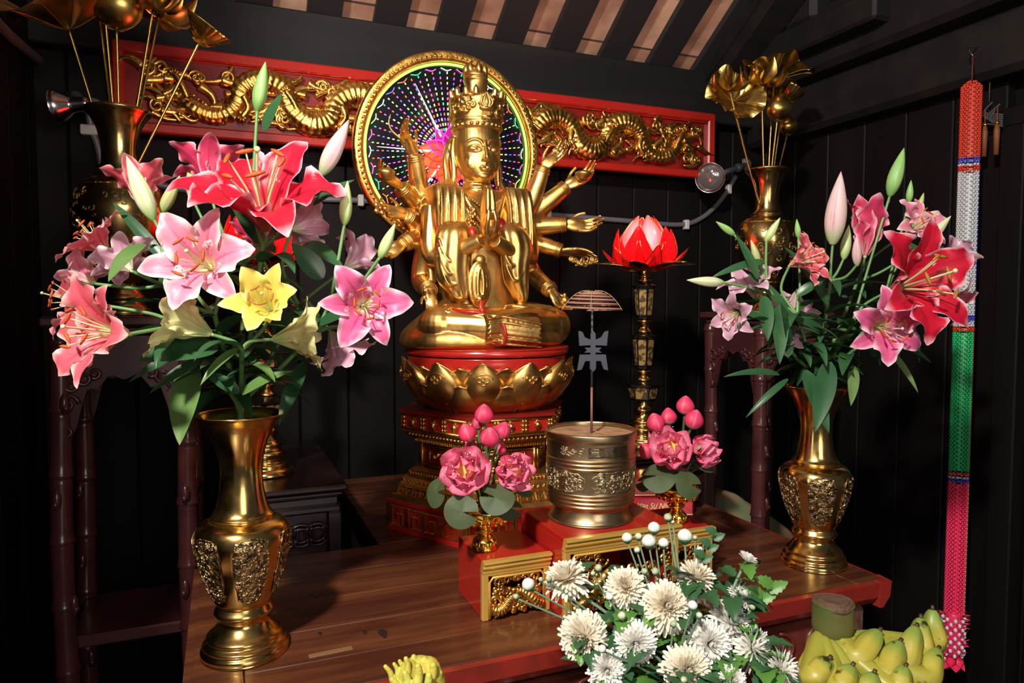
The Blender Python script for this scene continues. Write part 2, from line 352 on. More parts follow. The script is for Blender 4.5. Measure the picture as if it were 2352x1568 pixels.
# rear centre table that carries the statue, with two dark side cabinets
t = thing('rear_table', 'dark plank table behind the altar table, carrying the hexagonal plinth', 'table', (.66, 1.95, 0))
g = G()
for i in range(3): g.box((.33, 1.640+i*.22, TT-.032), (.985, 1.858+i*.22, TT), .0015)
g.build('tabletop', TABLE, t, world=True)
g = G(); g.box((.36, 1.68, TT-.14), (.955, 1.70, TT-.032), .003); g.box((.36, 1.68, TT-.14), (.38, 2.26, TT-.032), .003); g.build('apron', TCARV, t, world=True)
for x in (.385, .93):
    for y in (1.70, 2.24): g = G(); g.box((x-.025, y-.025, 0), (x+.025, y+.025, TT-.03), .004); g.build('leg', TCARV, t, world=True)
CABZ = CAMZ-.442
def cabinet(x0, x1, label):
    y0, y1 = 1.76, 2.32; t = thing('side_cabinet', label, 'cabinet', ((x0+x1)/2, (y0+y1)/2, 0), 0, 'dark side cabinets'); z = CABZ
    g = G(); g.box((x0-.012, y0-.02, z-.014), (x1+.012, y1, z), .004); g.box((x0-.004, y0-.010, z-.030), (x1+.004, y1, z-.014), .006); g.box((x0+.008, y0+.002, z-.052), (x1-.008, y1, z-.030), .004)
    g.build('top', ROSED, t, world=True)
    g = G(); g.box((x0, y0, z-.072), (x1, y1, z-.052), .006); g.box((x0, y0, z-.30), (x0+.035, y0+.03, z-.07), .004); g.box((x1-.035, y0, z-.30), (x1, y0+.03, z-.07), .004)
    g.box((x0+.02, y0+.02, 0), (x1-.02, y1, z-.06), .003); g.build('case', ROSED, t, world=True)
    g = G(); n = 5; ww = (x1-x0-.08)/n
    for i in range(n):
        cx = x0+.04+ww*(i+.5)
        for r0 in (.03, .019): g.tube([V3(cx+r0*math.cos(a), y0+.012, z-.125+r0*math.sin(a)*.9) for a in np.linspace(0, 2*PI, 19)[:-1]], .0035, 6, closed=True)
        for a in range(4): g.ell((cx+.02*math.cos(a*PI/2+.78), y0+.012, z-.125+.02*math.sin(a*PI/2+.78)), (.007, .004, .007), n=5)
    g.box((x0+.035, y0+.004, z-.19), (x1-.035, y0+.016, z-.18), .002); g.build('openwork_panel', ROSED, t, world=True)
    return t
cabinet(-.005, .265, 'dark rosewood side cabinet behind the left flower vase'); cabinet(1.02, 1.40, 'dark side cabinet under the glowing lotus lamp on the right')
# front offering table, below the picture's lower edge
FT = CAMZ-.70
t = thing('offering_table', 'low front table holding the bananas and white chrysanthemums', 'table', (.45, .68, 0))
g = G(); g.box((-.3, .42, FT-.03), (1.02, .95, FT), .004); g.build('tabletop', TABLE, t, world=True)
for x in (-.25, .97):
    for y in (.47, .9): g = G(); g.box((x-.025, y-.025, 0), (x+.025, y+.025, FT-.03), .004); g.build('leg', TCARV, t, world=True)
# ------------------------------------------------------------------ two front brass vases
def rings(prof, k=6):                 # smooth a coarse (r, z) profile
    return [(p.x, p.y) for p in cr([V3(r, z, 0) for r, z in prof], k)]
FV = [(.0, .0), (.062, 0), (.068, .004), (.068, .010), (.064, .015), (.0645, .02), (.058, .026), (.0585, .032), (.050, .040), (.044, .047), (.040, .054), (.0405, .060), (.045, .066), (.0465, .071), (.043, .078), (.0415, .083),
      (.046, .090), (.057, .118), (.067, .150), (.073, .180), (.0735, .196), (.067, .211), (.055, .219), (.047, .222), (.0485, .226), (.0435, .232), (.0395, .242), (.035, .262), (.0325, .285), (.033, .310), (.040, .340), (.052, .368), (.064, .384), (.0695, .389), (.0685, .391), (.062, .384), (.045, .355), (.030, .32), (.028, .28)]
def panels(g, zlo, zhi, rfun, n, r_off=.0012, wfrac=.36, seed=1):   # raised cartouches with relief scrolls, wrapped round a belly
    rnd = random.Random(seed)
    def P(a, z, d): r = rfun(z)+d; return V3(r*math.cos(a), r*math.sin(a), z)
    for k in range(n):
        a0 = 2*PI*k/n+.18; aw = PI/n*wfrac*2; zc = (zlo+zhi)/2; zh = (zhi-zlo)/2
        gp = np.array([[tuple(P(a0+aw*x*(1-.12*abs(y)**6), zc+zh*y*.97, .0005)) for x in np.linspace(-.96, .96, 9)] for y in np.linspace(-.97, .97, 13)]); g.grid(gp)
        rim = []
        for u in np.linspace(0, 2*PI, 37)[:-1]:
            c, s_ = math.cos(u), math.sin(u); q = lambda v: math.copysign(abs(v)**.55, v)
            rim.append(P(a0+aw*q(c)*(1 if s_ > -.2 else .92), zc+zh*q(s_), r_off))
        g.tube(rim, .0013, 6, closed=True)
        for i in range(44):
            ca = a0+rnd.uniform(-.8, .8)*aw; cz = zc+rnd.uniform(-.85, .85)*zh; r0 = rnd.uniform(.003, .008); t0 = rnd.uniform(0, 6); sg = rnd.choice((-1, 1)); L = rnd.uniform(2.5, 6)
            pth = []
            for u in np.linspace(0, 1, 12):
                rr = r0*(1-.7*u); th = t0+sg*L*u; da = rr*math.cos(th)/rfun(zc); dz = rr*math.sin(th)
                pth.append(P(min(max(ca+da, a0-aw*.92), a0+aw*.92), min(max(cz+dz, zlo+.003), zhi-.003), r_off*.6))
            g.tube(pth, list(np.linspace(.0016, .0008, 12)), 5)
        for i in range(10): g.ell(P(a0+rnd.uniform(-.7, .7)*aw, zc+rnd.uniform(-.8, .8)*zh, r_off*.5), (.0028, .0028, .0034), n=5)
def interp(prof):
    zs = [p[1] for p in prof]; rs = [p[0] for p in prof]
    return lambda z: float(np.interp(z, zs, rs))
def front_vase(px, py, label, seed):
    p = at(px, py, z=TT); t = thing('flower_vase', label, 'vase', (p.x, p.y, TT), 0, 'brass flower vases on the altar table')
    pr = rings(FV, 5); i0 = min(range(len(pr)), key=lambda i: abs(pr[i][1]-.086) if i < len(pr)*.6 else 9)
    i1 = min(range(len(pr)), key=lambda i: abs(pr[i][1]-.222)); i1 = next(i for i in range(i0, len(pr)) if pr[i][1] >= .222)
    rot = Matrix.Rotation(-1.9+.3*seed, 4, 'Z')
    G().lathe(pr[:i0+1], 64, cap=False).build('foot', BRASS, t)
    lob = lambda a, u, z: 1-.035*(.5+.5*math.cos(6*a-.9*0+PI))*math.sin(PI*min(1, max(0, (z-.086)/.136)))
    G().lathe(pr[i0:i1+1], 72, mod=lambda a, u, z: 1-.03*abs(math.cos(3*(a-.18)))**.4*0-.02*(1-abs(math.cos(3*(a-.18)))**.35)*math.sin(PI*min(1, max(0, (z-.086)/.136)))*1.6, cap=False).xf(rot).build('belly', BRASS, t)
    rf = interp([q for q in pr[i0:i1+1]]); g = G(); panels(g, .098, .204, rf, 6, seed=seed); g.xf(rot).build('relief_panels', BRASSR, t, 'dark mottled relief panels')
    G().lathe(pr[i1:], 64, cap=False).build('neck', BRASS, t)
    return p
VL = front_vase(563, 1492, 'brass vase with relief panels at the left front corner, holding many lilies', 1)
VR = front_vase(1868, 1292, 'brass vase with relief panels at the right end of the altar table', 2)
# ------------------------------------------------------------------ bamboo-carved stands and the tall brass vases on them
SZ = 1.490
def plant_stand(loc, label, rz=0, s=.125, shelf=.735):
    t = thing('vase_stand', label, 'stand', loc, rz, 'bamboo-carved vase stands')
    g = G(); g.box((-s-.03, -s-.03, SZ-.022), (s+.03, s+.03, SZ), .005); g.box((-s-.015, -s-.015, SZ-.04), (s+.015, s+.015, SZ-.022), .005); g.box((-s-.005, -s-.005, SZ-.10), (s+.005, s+.005, SZ-.04), .004); g.build('top', ROSE, t)
    rnd = random.Random(int(loc[0]*100))
    for sx in (-1, 1):
        for sy in (-1, 1):
            g = G(); P = []; rr = []; z = SZ-.04; n = 0
            zs = np.linspace(SZ-.04, 0, 300); seg = .145; off = rnd.uniform(0, .1)
            for z in zs:
                u = ((SZ-z+off) % seg)/seg; r = .0205+.0022*max(0, math.cos(2*PI*u))**6+(.002 if u < .04 else 0)-.002*(1 if .04 < u < .075 else 0)
                P.append(V3(sx*s+.004*math.sin(z*6+sy), sy*s+.004*math.cos(z*5+sx), z)); rr.append(r*(1+.25*(1-z/SZ)))
            g.tube(P, rr, 14)
            for k in range(6):
                z = SZ-.20-k*.22+rnd.uniform(-.03, .03); a = rnd.uniform(-2.4, -.6); r0 = .021*(1+.25*(1-z/SZ)); c = V3(sx*s+r0*math.cos(a), sy*s+r0*math.sin(a), z)
                g.ell(c, (.010, .010, .024), n=7); g.ell(c+V3(.006*math.cos(a), .006*math.sin(a), -.008), (.007, .007, .008), n=6)
            g.build('post', ROSE, t)
    def apron(a, sg):
        g = G(); n = 24; z1 = SZ-.10
        def low(u):
            e = abs(2*u-1); return .035+.17*max(0, (e-.35)/.65)**1.3+.018*math.cos(e*16)*(.3 if e < .3 else 1)
        for i in range(n):
            u0, u1 = i/n, (i+1)/n; x0, x1 = -s+2*s*u0, -s+2*s*u1; b0, b1 = z1-low(u0), z1-low(u1)
            V = []
            for d in (-.008, .008):
                for x, z in ((x0, z1+.02), (x1, z1+.02), (x1, b1), (x0, b0)): V.append((x, sg*s+d, z) if a == 'x' else (sg*s+d, x, z))
            g.add(V, [(0, 1, 2, 3), (7, 6, 5, 4), (0, 4, 5, 1), (3, 2, 6, 7), (1, 5, 6, 2), (0, 3, 7, 4)], False)
        for sd in (-1, 1):
            for k, (q, zz, r0) in enumerate(((.88, .09, .022), (.80, .05, .018), (.9, .15, .014), (.62, .035, .016), (.45, .025, .012))):
                cx = sd*q*s
                P = [V3(cx+r0*(1-v*.75)*math.cos(v*8+k), -s*1.0-.010, z1-zz+r0*(1-v*.75)*math.sin(v*8+k)) for v in np.linspace(0, 1, 22)]
                if a == 'y': P = [V3(sg*s+sg*.010, q_.x, q_.z) for q_ in P]
                elif sg > 0: P = [V3(q_.x, s+.01, q_.z) for q_ in P]
                g.tube(P, list(np.linspace(.0055, .0025, 22)), 6)
        g.build('apron', ROSE, t)
    apron('x', -1); apron('x', 1); apron('y', -1); apron('y', 1)
    z = CAMZ-shelf
    g = G(); g.box((-s, -s-.004, z-.028), (s, s, z), .004); g.build('shelf', ROSE, t)
    return t
LS = V3(-.205, 1.905, 0); RS = V3(1.712, 1.90, 0)
plant_stand(LS, 'tall dark stand with knobbly bamboo-shaped posts at the left of the altar'); plant_stand(RS, 'tall dark stand with bamboo-shaped posts at the right, behind the altar table corner', shelf=.90)
BV = [(0, 0), (.058, 0), (.062, .006), (.060, .014), (.050, .024), (.047, .034), (.050, .042), (.043, .052), (.036, .066), (.037, .076), (.045, .09), (.068, .13), (.090, .18), (.100, .23), (.0985, .265), (.088, .295), (.068, .315), (.052, .323), (.0525, .330), (.046, .334), (.041, .345), (.038, .37), (.039, .40), (.047, .437), (.060, .462), (.0705, .474), (.0715, .479), (.068, .480), (.055, .462), (.036, .42), (.032, .38)]
def back_vase(loc, label, seed):
    t = thing('lotus_vase', label, 'vase', loc, 0, 'round-bellied brass vases on the stands')
    pr = rings(BV, 5); i1 = next(i for i in range(len(pr)) if pr[i][1] >= .086 and i > 30); i2 = next(i for i in range(i1, len(pr)) if pr[i][1] >= .322)
    G().lathe(pr[:i1+1], 56, cap=False).build('foot', BRASSD, t); G().lathe(pr[i1:i2+1], 72, cap=False).build('belly', BRASSD, t)
    rf = interp(pr[i1:i2+1]); g = G(); rnd = random.Random(seed)
    def P(a, z): r = rf(z)+.0006; return V3(r*math.cos(a), r*math.sin(a), z)
    for z in (.10, .300): g.tube([P(a, z) for a in np.linspace(0, 2*PI, 49)[:-1]], .0016, 6, closed=True)
    for i in range(150):
        ca = rnd.uniform(0, 2*PI); cz = rnd.uniform(.12, .285); r0 = rnd.uniform(.005, .012); t0 = rnd.uniform(0, 6); sg = rnd.choice((-1, 1))
        g.tube([P(ca+r0*(1-.75*u)*math.cos(t0+sg*5*u)/rf(cz), cz+r0*(1-.75*u)*math.sin(t0+sg*5*u)) for u in np.linspace(0, 1, 12)], list(np.linspace(.0017, .0008, 12)), 5)
    g.build('relief_band', BRASSDR, t); G().lathe(pr[i2:], 56, cap=False).build('neck', BRASSD, t)
back_vase(V3(LS.x-.012, LS.y, SZ), 'dark brass vase on the left stand, holding gilt metal lotuses', 3)
back_vase(V3(RS.x, RS.y, SZ), 'brass vase on the right stand, holding gilt metal lotuses', 4)
# gilt metal lotus stems: each a thing standing in a back vase
def petal_grid(L, W, bulge, curl, nn=10, mm=7, tip=1.0, pw=.75):
    n, m = nn, mm; P = np.zeros((n, m, 3))
    for i in range(n):
        s = i/(n-1); wd = W*(math.sin(PI*min(1, s**pw*.96+.03))**.8)*(1 if tip else 1)
        for j in range(m):
            e = 2*j/(m-1)-1; P[i, j] = (e*wd, bulge*math.sin(PI*s)+curl*s*s-.35*wd*e*e*bulge/abs(bulge if bulge else 1)*0+.0-wd*e*e*.45, s*L)
    return P
def put(g, P, M, c, mi=0):
    Q = np.asarray(P).reshape(-1, 3)@np.array(M.to_3x3() if hasattr(M, 'to_3x3') else M).T+np.array(c); g.grid(Q.reshape(np.asarray(P).shape), mi=mi)
def ring_petals(base, axis, n, L, W, tilt, bulge=.01, curl=0, rot=0, **k):     # list of placed petal grids round an axis
    F = frame(axis); out = []
    for i in range(n):
        a = rot+2*PI*i/n; M = F@Matrix.Rotation(a, 3, 'Z')@Matrix.Rotation(tilt, 3, 'X'); P = petal_grid(L, W, bulge, curl, **k)
        out.append((np.asarray(P).reshape(-1, 3)@np.array(M).T+np.array(base)).reshape(P.shape))
    return out
LOTLAB = set()
def gilt(px, py, vase, dY, kind, ax, size, label):
    top = at(px, py, Y=vase.y+dY); b = V3(vase.x+(top.x-vase.x)*.06, vase.y+dY*.06, SZ+.30)
    t = thing('gilt_lotus_stem', label, 'metal flower', b, 0, 'gilt metal lotuses in the stand vases'); ax = Vector(ax).normalized()
    mid = (top+b)/2+V3(0, .004, .0); G().tube(cr([b, mid, top], 10), .0032, 8).build('stem', OLIVE, t, world=True)
    if kind == 'leaf':
        F = frame(ax); n, m = 14, 60; P = np.zeros((n, m, 3)); ph = px
        for i in range(n):
            s = i/(n-1)
            for j in range(m):
                a = 2*PI*j/m; r = size*s*(1+.10*math.sin(2*a+ph)+.05*math.sin(5*a)); z = size*(.62*s**1.5-.25*s**4+.16*s*s*math.sin(3*a+ph)+.06*s*s*math.sin(7*a))+.012*s*abs(math.sin(6*a))*s
                P[i, j] = top+F@V3(r*math.cos(a), r*math.sin(a), z)
        g = G().grid(P, cv=True)
        for k in range(12):
            j = k*5; g.tube([P[i, j] for i in range(n)], .0014, 5)
        g.build('leaf', OLIVE, t, world=True)
    elif kind == 'bud':
        F = frame(ax); g = G(); pr = [(size*.44*math.sin(PI*u**.8)**.75+.0005, size*(u)) for u in np.linspace(0, 1, 18)]
        g.lathe(pr, 20, mod=lambda a, u, z: 1+.05*math.cos(3*a+u*2)); s0 = 0; g.xf(Matrix.Translation(top)@F.to_4x4(), s0); g.build('bud', OLIVE, t, world=True)
        g = G()
        for P in ring_petals(top, ax, 3, size*.55, size*.16, R(48), size*.03, rot=px): g.grid(P)
        g.build('sepal', OLIVE, t, world=True)
    elif kind == 'pod':
        F = frame(ax); g = G(); pr = [(.004, 0), (size*.25, size*.10), (size*.55, size*.34), (size*.78, size*.6), (size*.84, size*.68), (size*.78, size*.72), (0, size*.66)]
        g.lathe(rings(pr, 4), 72, mod=lambda a, u, z: 1+(.035*math.cos(24*a) if .15 < u < .75 else 0)); g.xf(Matrix.Translation(top)@F.to_4x4()); g.build('seed_pod', OLIVE, t, world=True)
        g = G()
        for P in ring_petals(top-ax*.004, ax, 4, size*.6, size*.22, R(62), size*.05, rot=px): g.grid(P)
        g.build('sepal', OLIVE, t, world=True)
    else:
        k = 0
        for n_, tl, sc in ((3, 18, .95), (5, 48, 1.0)):
            for P in ring_petals(top, ax, n_, size*sc, size*.235, R(tl+(4 if n_ == 5 else 0)), -size*.16, rot=px+tl): G().grid(P).build('petal', OLIVE, t, world=True)
    return t
Lv = V3(LS.x-.012, LS.y, 0)
gilt(158, 68, Lv, -.02, 'leaf', (-.25, -.3, 1), .155, 'large crumpled gilt lotus leaf at the far left of the left stand vase')
gilt(222, -20, Lv, .03, 'leaf', (.1, .2, 1), .11, 'straight gilt stem running out of the picture in the left stand vase')
gilt(236, -24, Lv, -.04, 'pod', (0, 0, 1), .06, 'second straight gilt stem running out of the top of the left stand vase')
gilt(268, 70, Lv, -.03, 'bud', (.05, -.1, 1), .125, 'fat gilt lotus bud upright above the left stand vase')
gilt(352, 22, Lv, -.03, 'flower', (.2, -.5, 1), .085, 'open gilt lotus bloom at the top edge above the left stand vase')
gilt(364, 42, Lv, .04, 'flower', (.3, .2, 1), .105, 'gilt lotus bloom with a drooping petal right of the fat bud, left stand vase')
gilt(458, 96, Lv, -.01, 'pod', (.5, -.25, .75), .066, 'ribbed gilt seed pod on a slanting stem, right side of the left stand vase')
Rv = V3(RS.x, RS.y, 0)
gilt(1676, 208, Rv, -.02, 'flower', (-.15, -.3, 1), .085, 'open gilt lotus bloom at the left above the right stand vase')
gilt(1684, 232, Rv, .03, 'leaf', (-.35, -.75, .35), .092, 'gilt lotus leaf hanging face-on under the left bloom, right stand vase')
gilt(1750, 195, Rv, -.03, 'flower', (.1, -.3, 1), .095, 'gilt lotus bloom in the middle above the right stand vase')
gilt(1778, 182, Rv, .02, 'leaf', (.12, -.12, 1), .108, 'wide gilt lotus leaf topmost above the right stand vase')
gilt(1785, 278, Rv, -.05, 'bud', (.05, -.1, 1), .092, 'gilt lotus bud hanging low in the middle of the right stand vase')
gilt(1800, 232, Rv, .04, 'pod', (.4, -.1, .9), .062, 'ribbed gilt seed pod at the right above the right stand vase')
gilt(1808, 310, Rv, .05, 'bud', (.1, 0, 1), .07, 'small low gilt lotus bud behind the others, right stand vase')
gilt(1775, 228, Rv, .06, 'pod', (.1, -.1, 1), .082, 'broad gilt seed pod seen edge-on at the centre, right stand vase')
# ------------------------------------------------------------------ carved dragon frieze
FY = 2.40; FX0, FX1, FZ0, FZ1 = -.285, 1.875, CAMZ+.512, CAMZ+.775
t = thing('carved_frieze', 'long red lacquer panel with two gilt relief dragons under the roof beam', 'carving', ((FX0+FX1)/2, FY, FZ0))
G().box((FX0, FY, FZ0), (FX1, FY+.022, FZ1), .004).build('board', LACD, t, world=True)
g = G(); b = .034
g.box((FX0, FY-.018, FZ1-b), (FX1, FY+.004, FZ1), .005); g.box((FX0, FY-.018, FZ0), (FX1, FY+.004, FZ0+b*.9), .005)
g.box((FX0, FY-.0175, FZ0), (FX0+b, FY+.004, FZ1), .005); g.box((FX1-b, FY-.0175, FZ0), (FX1, FY+.004, FZ1), .005)
g.box((FX0+b, FY-.010, FZ1-b-.006), (FX1-b, FY, FZ1-b), .002); g.build('frame', LAC, t, 'brighter red moulded frame', world=True)
def dragon(mirror, seed):
    rnd = random.Random(seed); g = G(); cx = .795; zc = (FZ0+FZ1)/2
    X = lambda u: cx+(-1 if mirror else 1)*u     # u grows away from the centre
    y = FY-.012
    def wisp(u, v, du, dv, L, r, cu=1.0):
        P = []
        a0 = math.atan2(dv, du)
        for s in np.linspace(0, 1, 14):
            a = a0+cu*s*s*2.2; P.append((u, v)); u += math.cos(a)*L/13; v += math.sin(a)*L/13
        v_ = [V3(X(a), y-.006, zc+max(-.088, min(.088, b))) for a, b in P]
        g.tube(v_, list(1.5*r*np.sqrt(np.linspace(1, .03, 14))), 7, flat=(1, .8))
    pts = [(.27, -.01), (.31, .035), (.37, .05), (.43, .02), (.46, -.045), (.52, -.062), (.575, -.02), (.60, .04), (.66, .058), (.72, .03), (.75, -.03), (.80, -.062), (.86, -.05), (.91, -.005), (.95, .035), (1.00, .04)]
    path = cr([V3(X(u), y-.008*math.sin(i*1.7), zc+v) for i, (u, v) in enumerate(pts)], 22); n = len(path)
    P = np.array([tuple(p) for p in path]); T = np.gradient(P, axis=0); T /= np.linalg.norm(T, axis=1)[:, None]
    m = 36; grid = np.zeros((n, m, 3))
    for i in range(n):
        s = i/(n-1); r = (.041-.008*abs(s-.35))*(1-.75*s**3); up = np.array((0, -1., 0)); bb = np.cross(T[i], up)
        for j in range(m):
            a = 2*PI*j/m; sc = 1+.16*abs(math.sin(i*.55+(PI/2 if (j//4) % 2 else 0)))**.7*math.sin(PI*(j % 4+.5)/4)
            grid[i, j] = P[i]+r*sc*(math.cos(a)*up*.75+math.sin(a)*bb)
    g.grid(grid, cv=True)
    for i in range(2, n-4, 7):        # back fins
        bb = np.cross(T[i], (0, -1., 0)); sgn = 1 if bb[2] > 0 else -1; q = P[i]+bb*sgn*.026; e = q+bb*sgn*.016-T[i]*.008
        g.tube([q, (q+e)/2, e], [.006, .004, .0006], 5)
    # head by the centre
    g.ell((X(.235), y-.006, zc+.005), (.042, .022, .030), n=10); g.ell((X(.19), y-.006, zc-.008), (.030, .018, .016), n=8); g.ell((X(.198), y-.004, zc-.032), (.026, .014, .009), n=8)
    g.ell((X(.232), y-.026, zc+.018), (.011, .008, .010), n=7); g.ell((X(.168), y-.012, zc), (.011, .012, .011), n=7)
    for k in range(7): wisp(.25, -.02+.01*k, 1, -.6+.3*k, .085+.01*k, .0085, rnd.uniform(-.8, .8))
    for k in range(2): wisp(.235, .03, .9, .8-.3*k, .09, .0075, -.6)
    for k in range(3): wisp(.185, -.04, -.6+.4*k, -.7, .05, .006, 1)
    # legs and claws
    for (u, v, du, dv) in ((.42, .0, -.3, -1), (.56, -.03, .5, .9), (.72, .0, -.4, -1), (.88, -.02, .5, 1)):
        P2 = [V3(X(u), y-.014, zc+v), V3(X(u+du*.03), y-.02, zc+v+dv*.035), V3(X(u+du*.03+.02), y-.02, zc+max(-.07, min(.07, v+dv*.065)))]
        g.tube(cr(P2, 6), list(np.linspace(.014, .009, 13)), 8); e = P2[-1]
        for k in range(4):
            a = -1.2+.8*k+(PI if dv < 0 else 0); q = e+V3(math.sin(a)*.022, -.004, math.cos(a)*.020); g.tube([e, (e+q)/2+V3(0, -.006, 0), q], [.006, .005, .0008], 6)
    # flame wisps and cloud curls between the coils
    for k in range(95):
        u = rnd.uniform(.16, 1.0); v = rnd.uniform(-.075, .075); wisp(u, v, rnd.choice((-1, 1)), rnd.uniform(-.9, .9), rnd.uniform(.05, .10), rnd.uniform(.006, .011), rnd.uniform(-1.2, 1.2))
    for k in range(30):
        u = rnd.uniform(.14, 1.0); v = rnd.choice((-1, 1))*rnd.uniform(.035, .066); r0 = rnd.uniform(.018, .027); sg = rnd.choice((-1, 1)); t0 = rnd.uniform(0, 6)
        g.tube([V3(X(u+r0*(1-.85*s)*math.cos(t0+sg*9*s)), y-.004-.008*s, zc+max(-.088, min(.088, v+r0*(1-.85*s)*math.sin(t0+sg*9*s)))) for s in np.linspace(0, 1, 30)], list(np.linspace(.0085, .005, 30)), 6)
    g.build('dragon', GOLDC, t, 'gilt relief dragon with flames and cloud curls', world=True)
dragon(True, 11); dragon(False, 12)
# ------------------------------------------------------------------ glowing halo disc behind the statue
hc = at(1033, 350, Y=1.99); HR = .272
t = thing('halo_disc', 'round gilt-rimmed light disc with coloured dots glowing behind the statue head', 'light', (hc.x, hc.y, hc.z))
tilt = Matrix.Rotation(R(6), 4, 'X')
def H(r, a, y=0): return tilt@V3(r*math.cos(a), y, r*math.sin(a))
g = G(); N_ = 96
prof = [(HR-.022, .0), (HR-.020, -.010), (HR-.010, -.014), (HR-.004, -.010), (HR+.001, -.014), (HR+.007, -.006), (HR+.007, .024), (HR-.03, .026)]
P = np.array([[tuple(H(r, 2*PI*j/N_, y)) for r, y in prof] for j in range(N_)]); g.grid(P, cu=True)
for j in range(110): g.ell(H(HR-.009, 2*PI*j/110, -.013), (.0062, .004, .0040), rot=Matrix.Rotation(-2*PI*j/110+PI/2+.5, 3, 'Y'), n=5)
g.build('rim', GOLDC, t)
g = G(); ring = [H(HR-.015, 2*PI*j/N_, .012) for j in range(N_)]; back = [H(HR-.015, 2*PI*j/N_, .024) for j in range(N_)]
g.add(ring+back, [tuple(range(N_)), tuple(range(2*N_-1, N_-1, -1))]+[(j, (j+1) % N_, N_+(j+1) % N_, N_+j) for j in range(N_)], False); g.build('face', mat('black_glass', (.008, .007, .010), .12, coat=.6), t)
def em(name, c, s): return mat(name, c, .5, emis=(c, s))
g = G(); g.tube([H(HR-.027, 2*PI*j/N_, .004) for j in range(N_)], .0038, 8, closed=True); g.build('neon_ring', em('neon_lime', (.42, 1, .10), 2.2), t, 'lime green glowing ring')
LED = [('green', (.03, .75, .28)), ('red', (1, .13, .05)), ('magenta', (.9, .10, .75)), ('blue', (.12, .12, 1)), ('white', (.8, .95, 1)), ('lime', (.6, .95, .25))]
gs = [G() for _ in LED]; rnd = random.Random(5)
for k in range(64):
    a = 2*PI*(k+.5)/64
    for i in range(12):
        r = .066+.0142*i; ci = (k*2+i*5+(k*i) % 3) % 6; L_ = .0026+.0012*(1-i/12); w_ = .0010+.0003*(1-i/12)
        q = [H(r-L_, a-w_/r, .008), H(r-L_, a+w_/r, .008), H(r+L_, a+w_/r, .008), H(r+L_, a-w_/r, .008)]; q2 = [p+V3(0, .003, 0) for p in q]
        gs[ci].add(q+q2, [(0, 1, 2, 3), (7, 6, 5, 4), (0, 4, 5, 1), (1, 5, 6, 2), (2, 6, 7, 3), (3, 7, 4, 0)], False)
for (nm, c), q in zip(LED, gs): q.build('led_dots', em('led_'+nm, c, 1.9), t, nm+' light dots', kind='stuff')
for k, nm in enumerate(('white', 'magenta', 'green', 'red', 'blue', 'white', 'lime', 'magenta') * 4):
    a0 = 2*PI*k/32; g = G(); g.tube([H(HR-.040-.004*math.sin(4*s), a0+s*.13, .007) for s in np.linspace(0, 1, 8)], .0011, 5); g.build('neon_dash', em('dash_'+nm, dict(LED)[nm], 2.2), t)
for a in (R(120), R(180), R(235)): G().tube([H(.05, a, .007), H(.13, a, .007), H(.21, a, .007)], [.0035, .0016, .0005], 6).build('light_streak', em('streak', (.85, .9, 1), 2.5), t)
def neon_petal(cx, cz, ang, L, W, fill, line):
    g = G(); pts = []
    for s in np.linspace(0, 1, 17): pts.append((W*math.sin(PI*s**.8)*1, L*s))
    for s in np.linspace(1, 0, 17)[1:-1]: pts.append((-W*math.sin(PI*s**.8), L*s))
    ca, sa = math.cos(ang), math.sin(ang); Q = [tilt@V3(cx+x*ca-z*sa, .006, cz+x*sa+z*ca) for x, z in pts]; Q2 = [q+V3(0, .003, 0) for q in Q]; n = len(Q)
    g.add(Q+Q2, [tuple(range(n)), tuple(range(2*n-1, n-1, -1))]+[(i, (i+1) % n, n+(i+1) % n, n+i) for i in range(n)], False)
    g.tube([q+V3(0, -.002, 0) for q in Q], .0019, 6, closed=True, mi=1); g.build('neon_petal', [fill, line], t)
ro, rl = em('neon_orange', (1, .09, .02), 1.3), em('neon_red', (1, .02, .03), 1.6); mo, ml = em('neon_plum', (.30, .01, .16), .8), em('neon_pink', (1, .03, .45), 2.0)
for k in range(8): neon_petal(0, -.01, R(78+k*29), .092, .026, ro, rl)
for k in range(5): neon_petal(0, .0, R(-70+k*35), .075, .02, mo, ml)
g = G(); g.tube([H(0, 0, .03), V3(0, .045, -.2), V3(0, .055, TT-hc.z+.012)], .011, 10); g.lathe([(.045, TT-hc.z), (.045, TT-hc.z+.008), (.02, TT-hc.z+.014)], 24, c=(0, .055, 0)); g.build('support_rod', BLACK, t, 'black support rod')
# ------------------------------------------------------------------ hexagonal plinth and lotus throne
PC = V3(.637, 1.748, TT)
t = thing('hexagonal_plinth', 'tiered hexagonal red and gilt plinth under the lotus throne', 'plinth', PC)
def hexr(r, z): return [V3(r*math.cos(k*PI/3), r*math.sin(k*PI/3)*.98, z) for k in range(6)]
def hexsolid(g, prof, mi=0):
    V = []; n = len(prof)
    for r, z in prof: V += hexr(r, z)
    F = [(i*6+j, i*6+(j+1) % 6, (i+1)*6+(j+1) % 6, (i+1)*6+j) for i in range(n-1) for j in range(6)]+[tuple(range(5, -1, -1)), tuple((n-1)*6+j for j in range(6))]
    return g.add(V, F, False, mi)
def face_pts(r, k, us, z, off=.002):   # points along face k (0..5), us in -1..1
    a, b = hexr(r, z)[k], hexr(r, z)[(k+1) % 6]; nrm = V3(math.cos((k+.5)*PI/3), math.sin((k+.5)*PI/3), 0)*off; return [(a+b)/2+(b-a)/2*u+nrm for u in us]
H0 = .302
hexsolid(G(), [(.262, 0), (.262, .008), (.258, .010), (.258, .066), (.264, .07), (.264, .078)]).build('base', LAC, t)
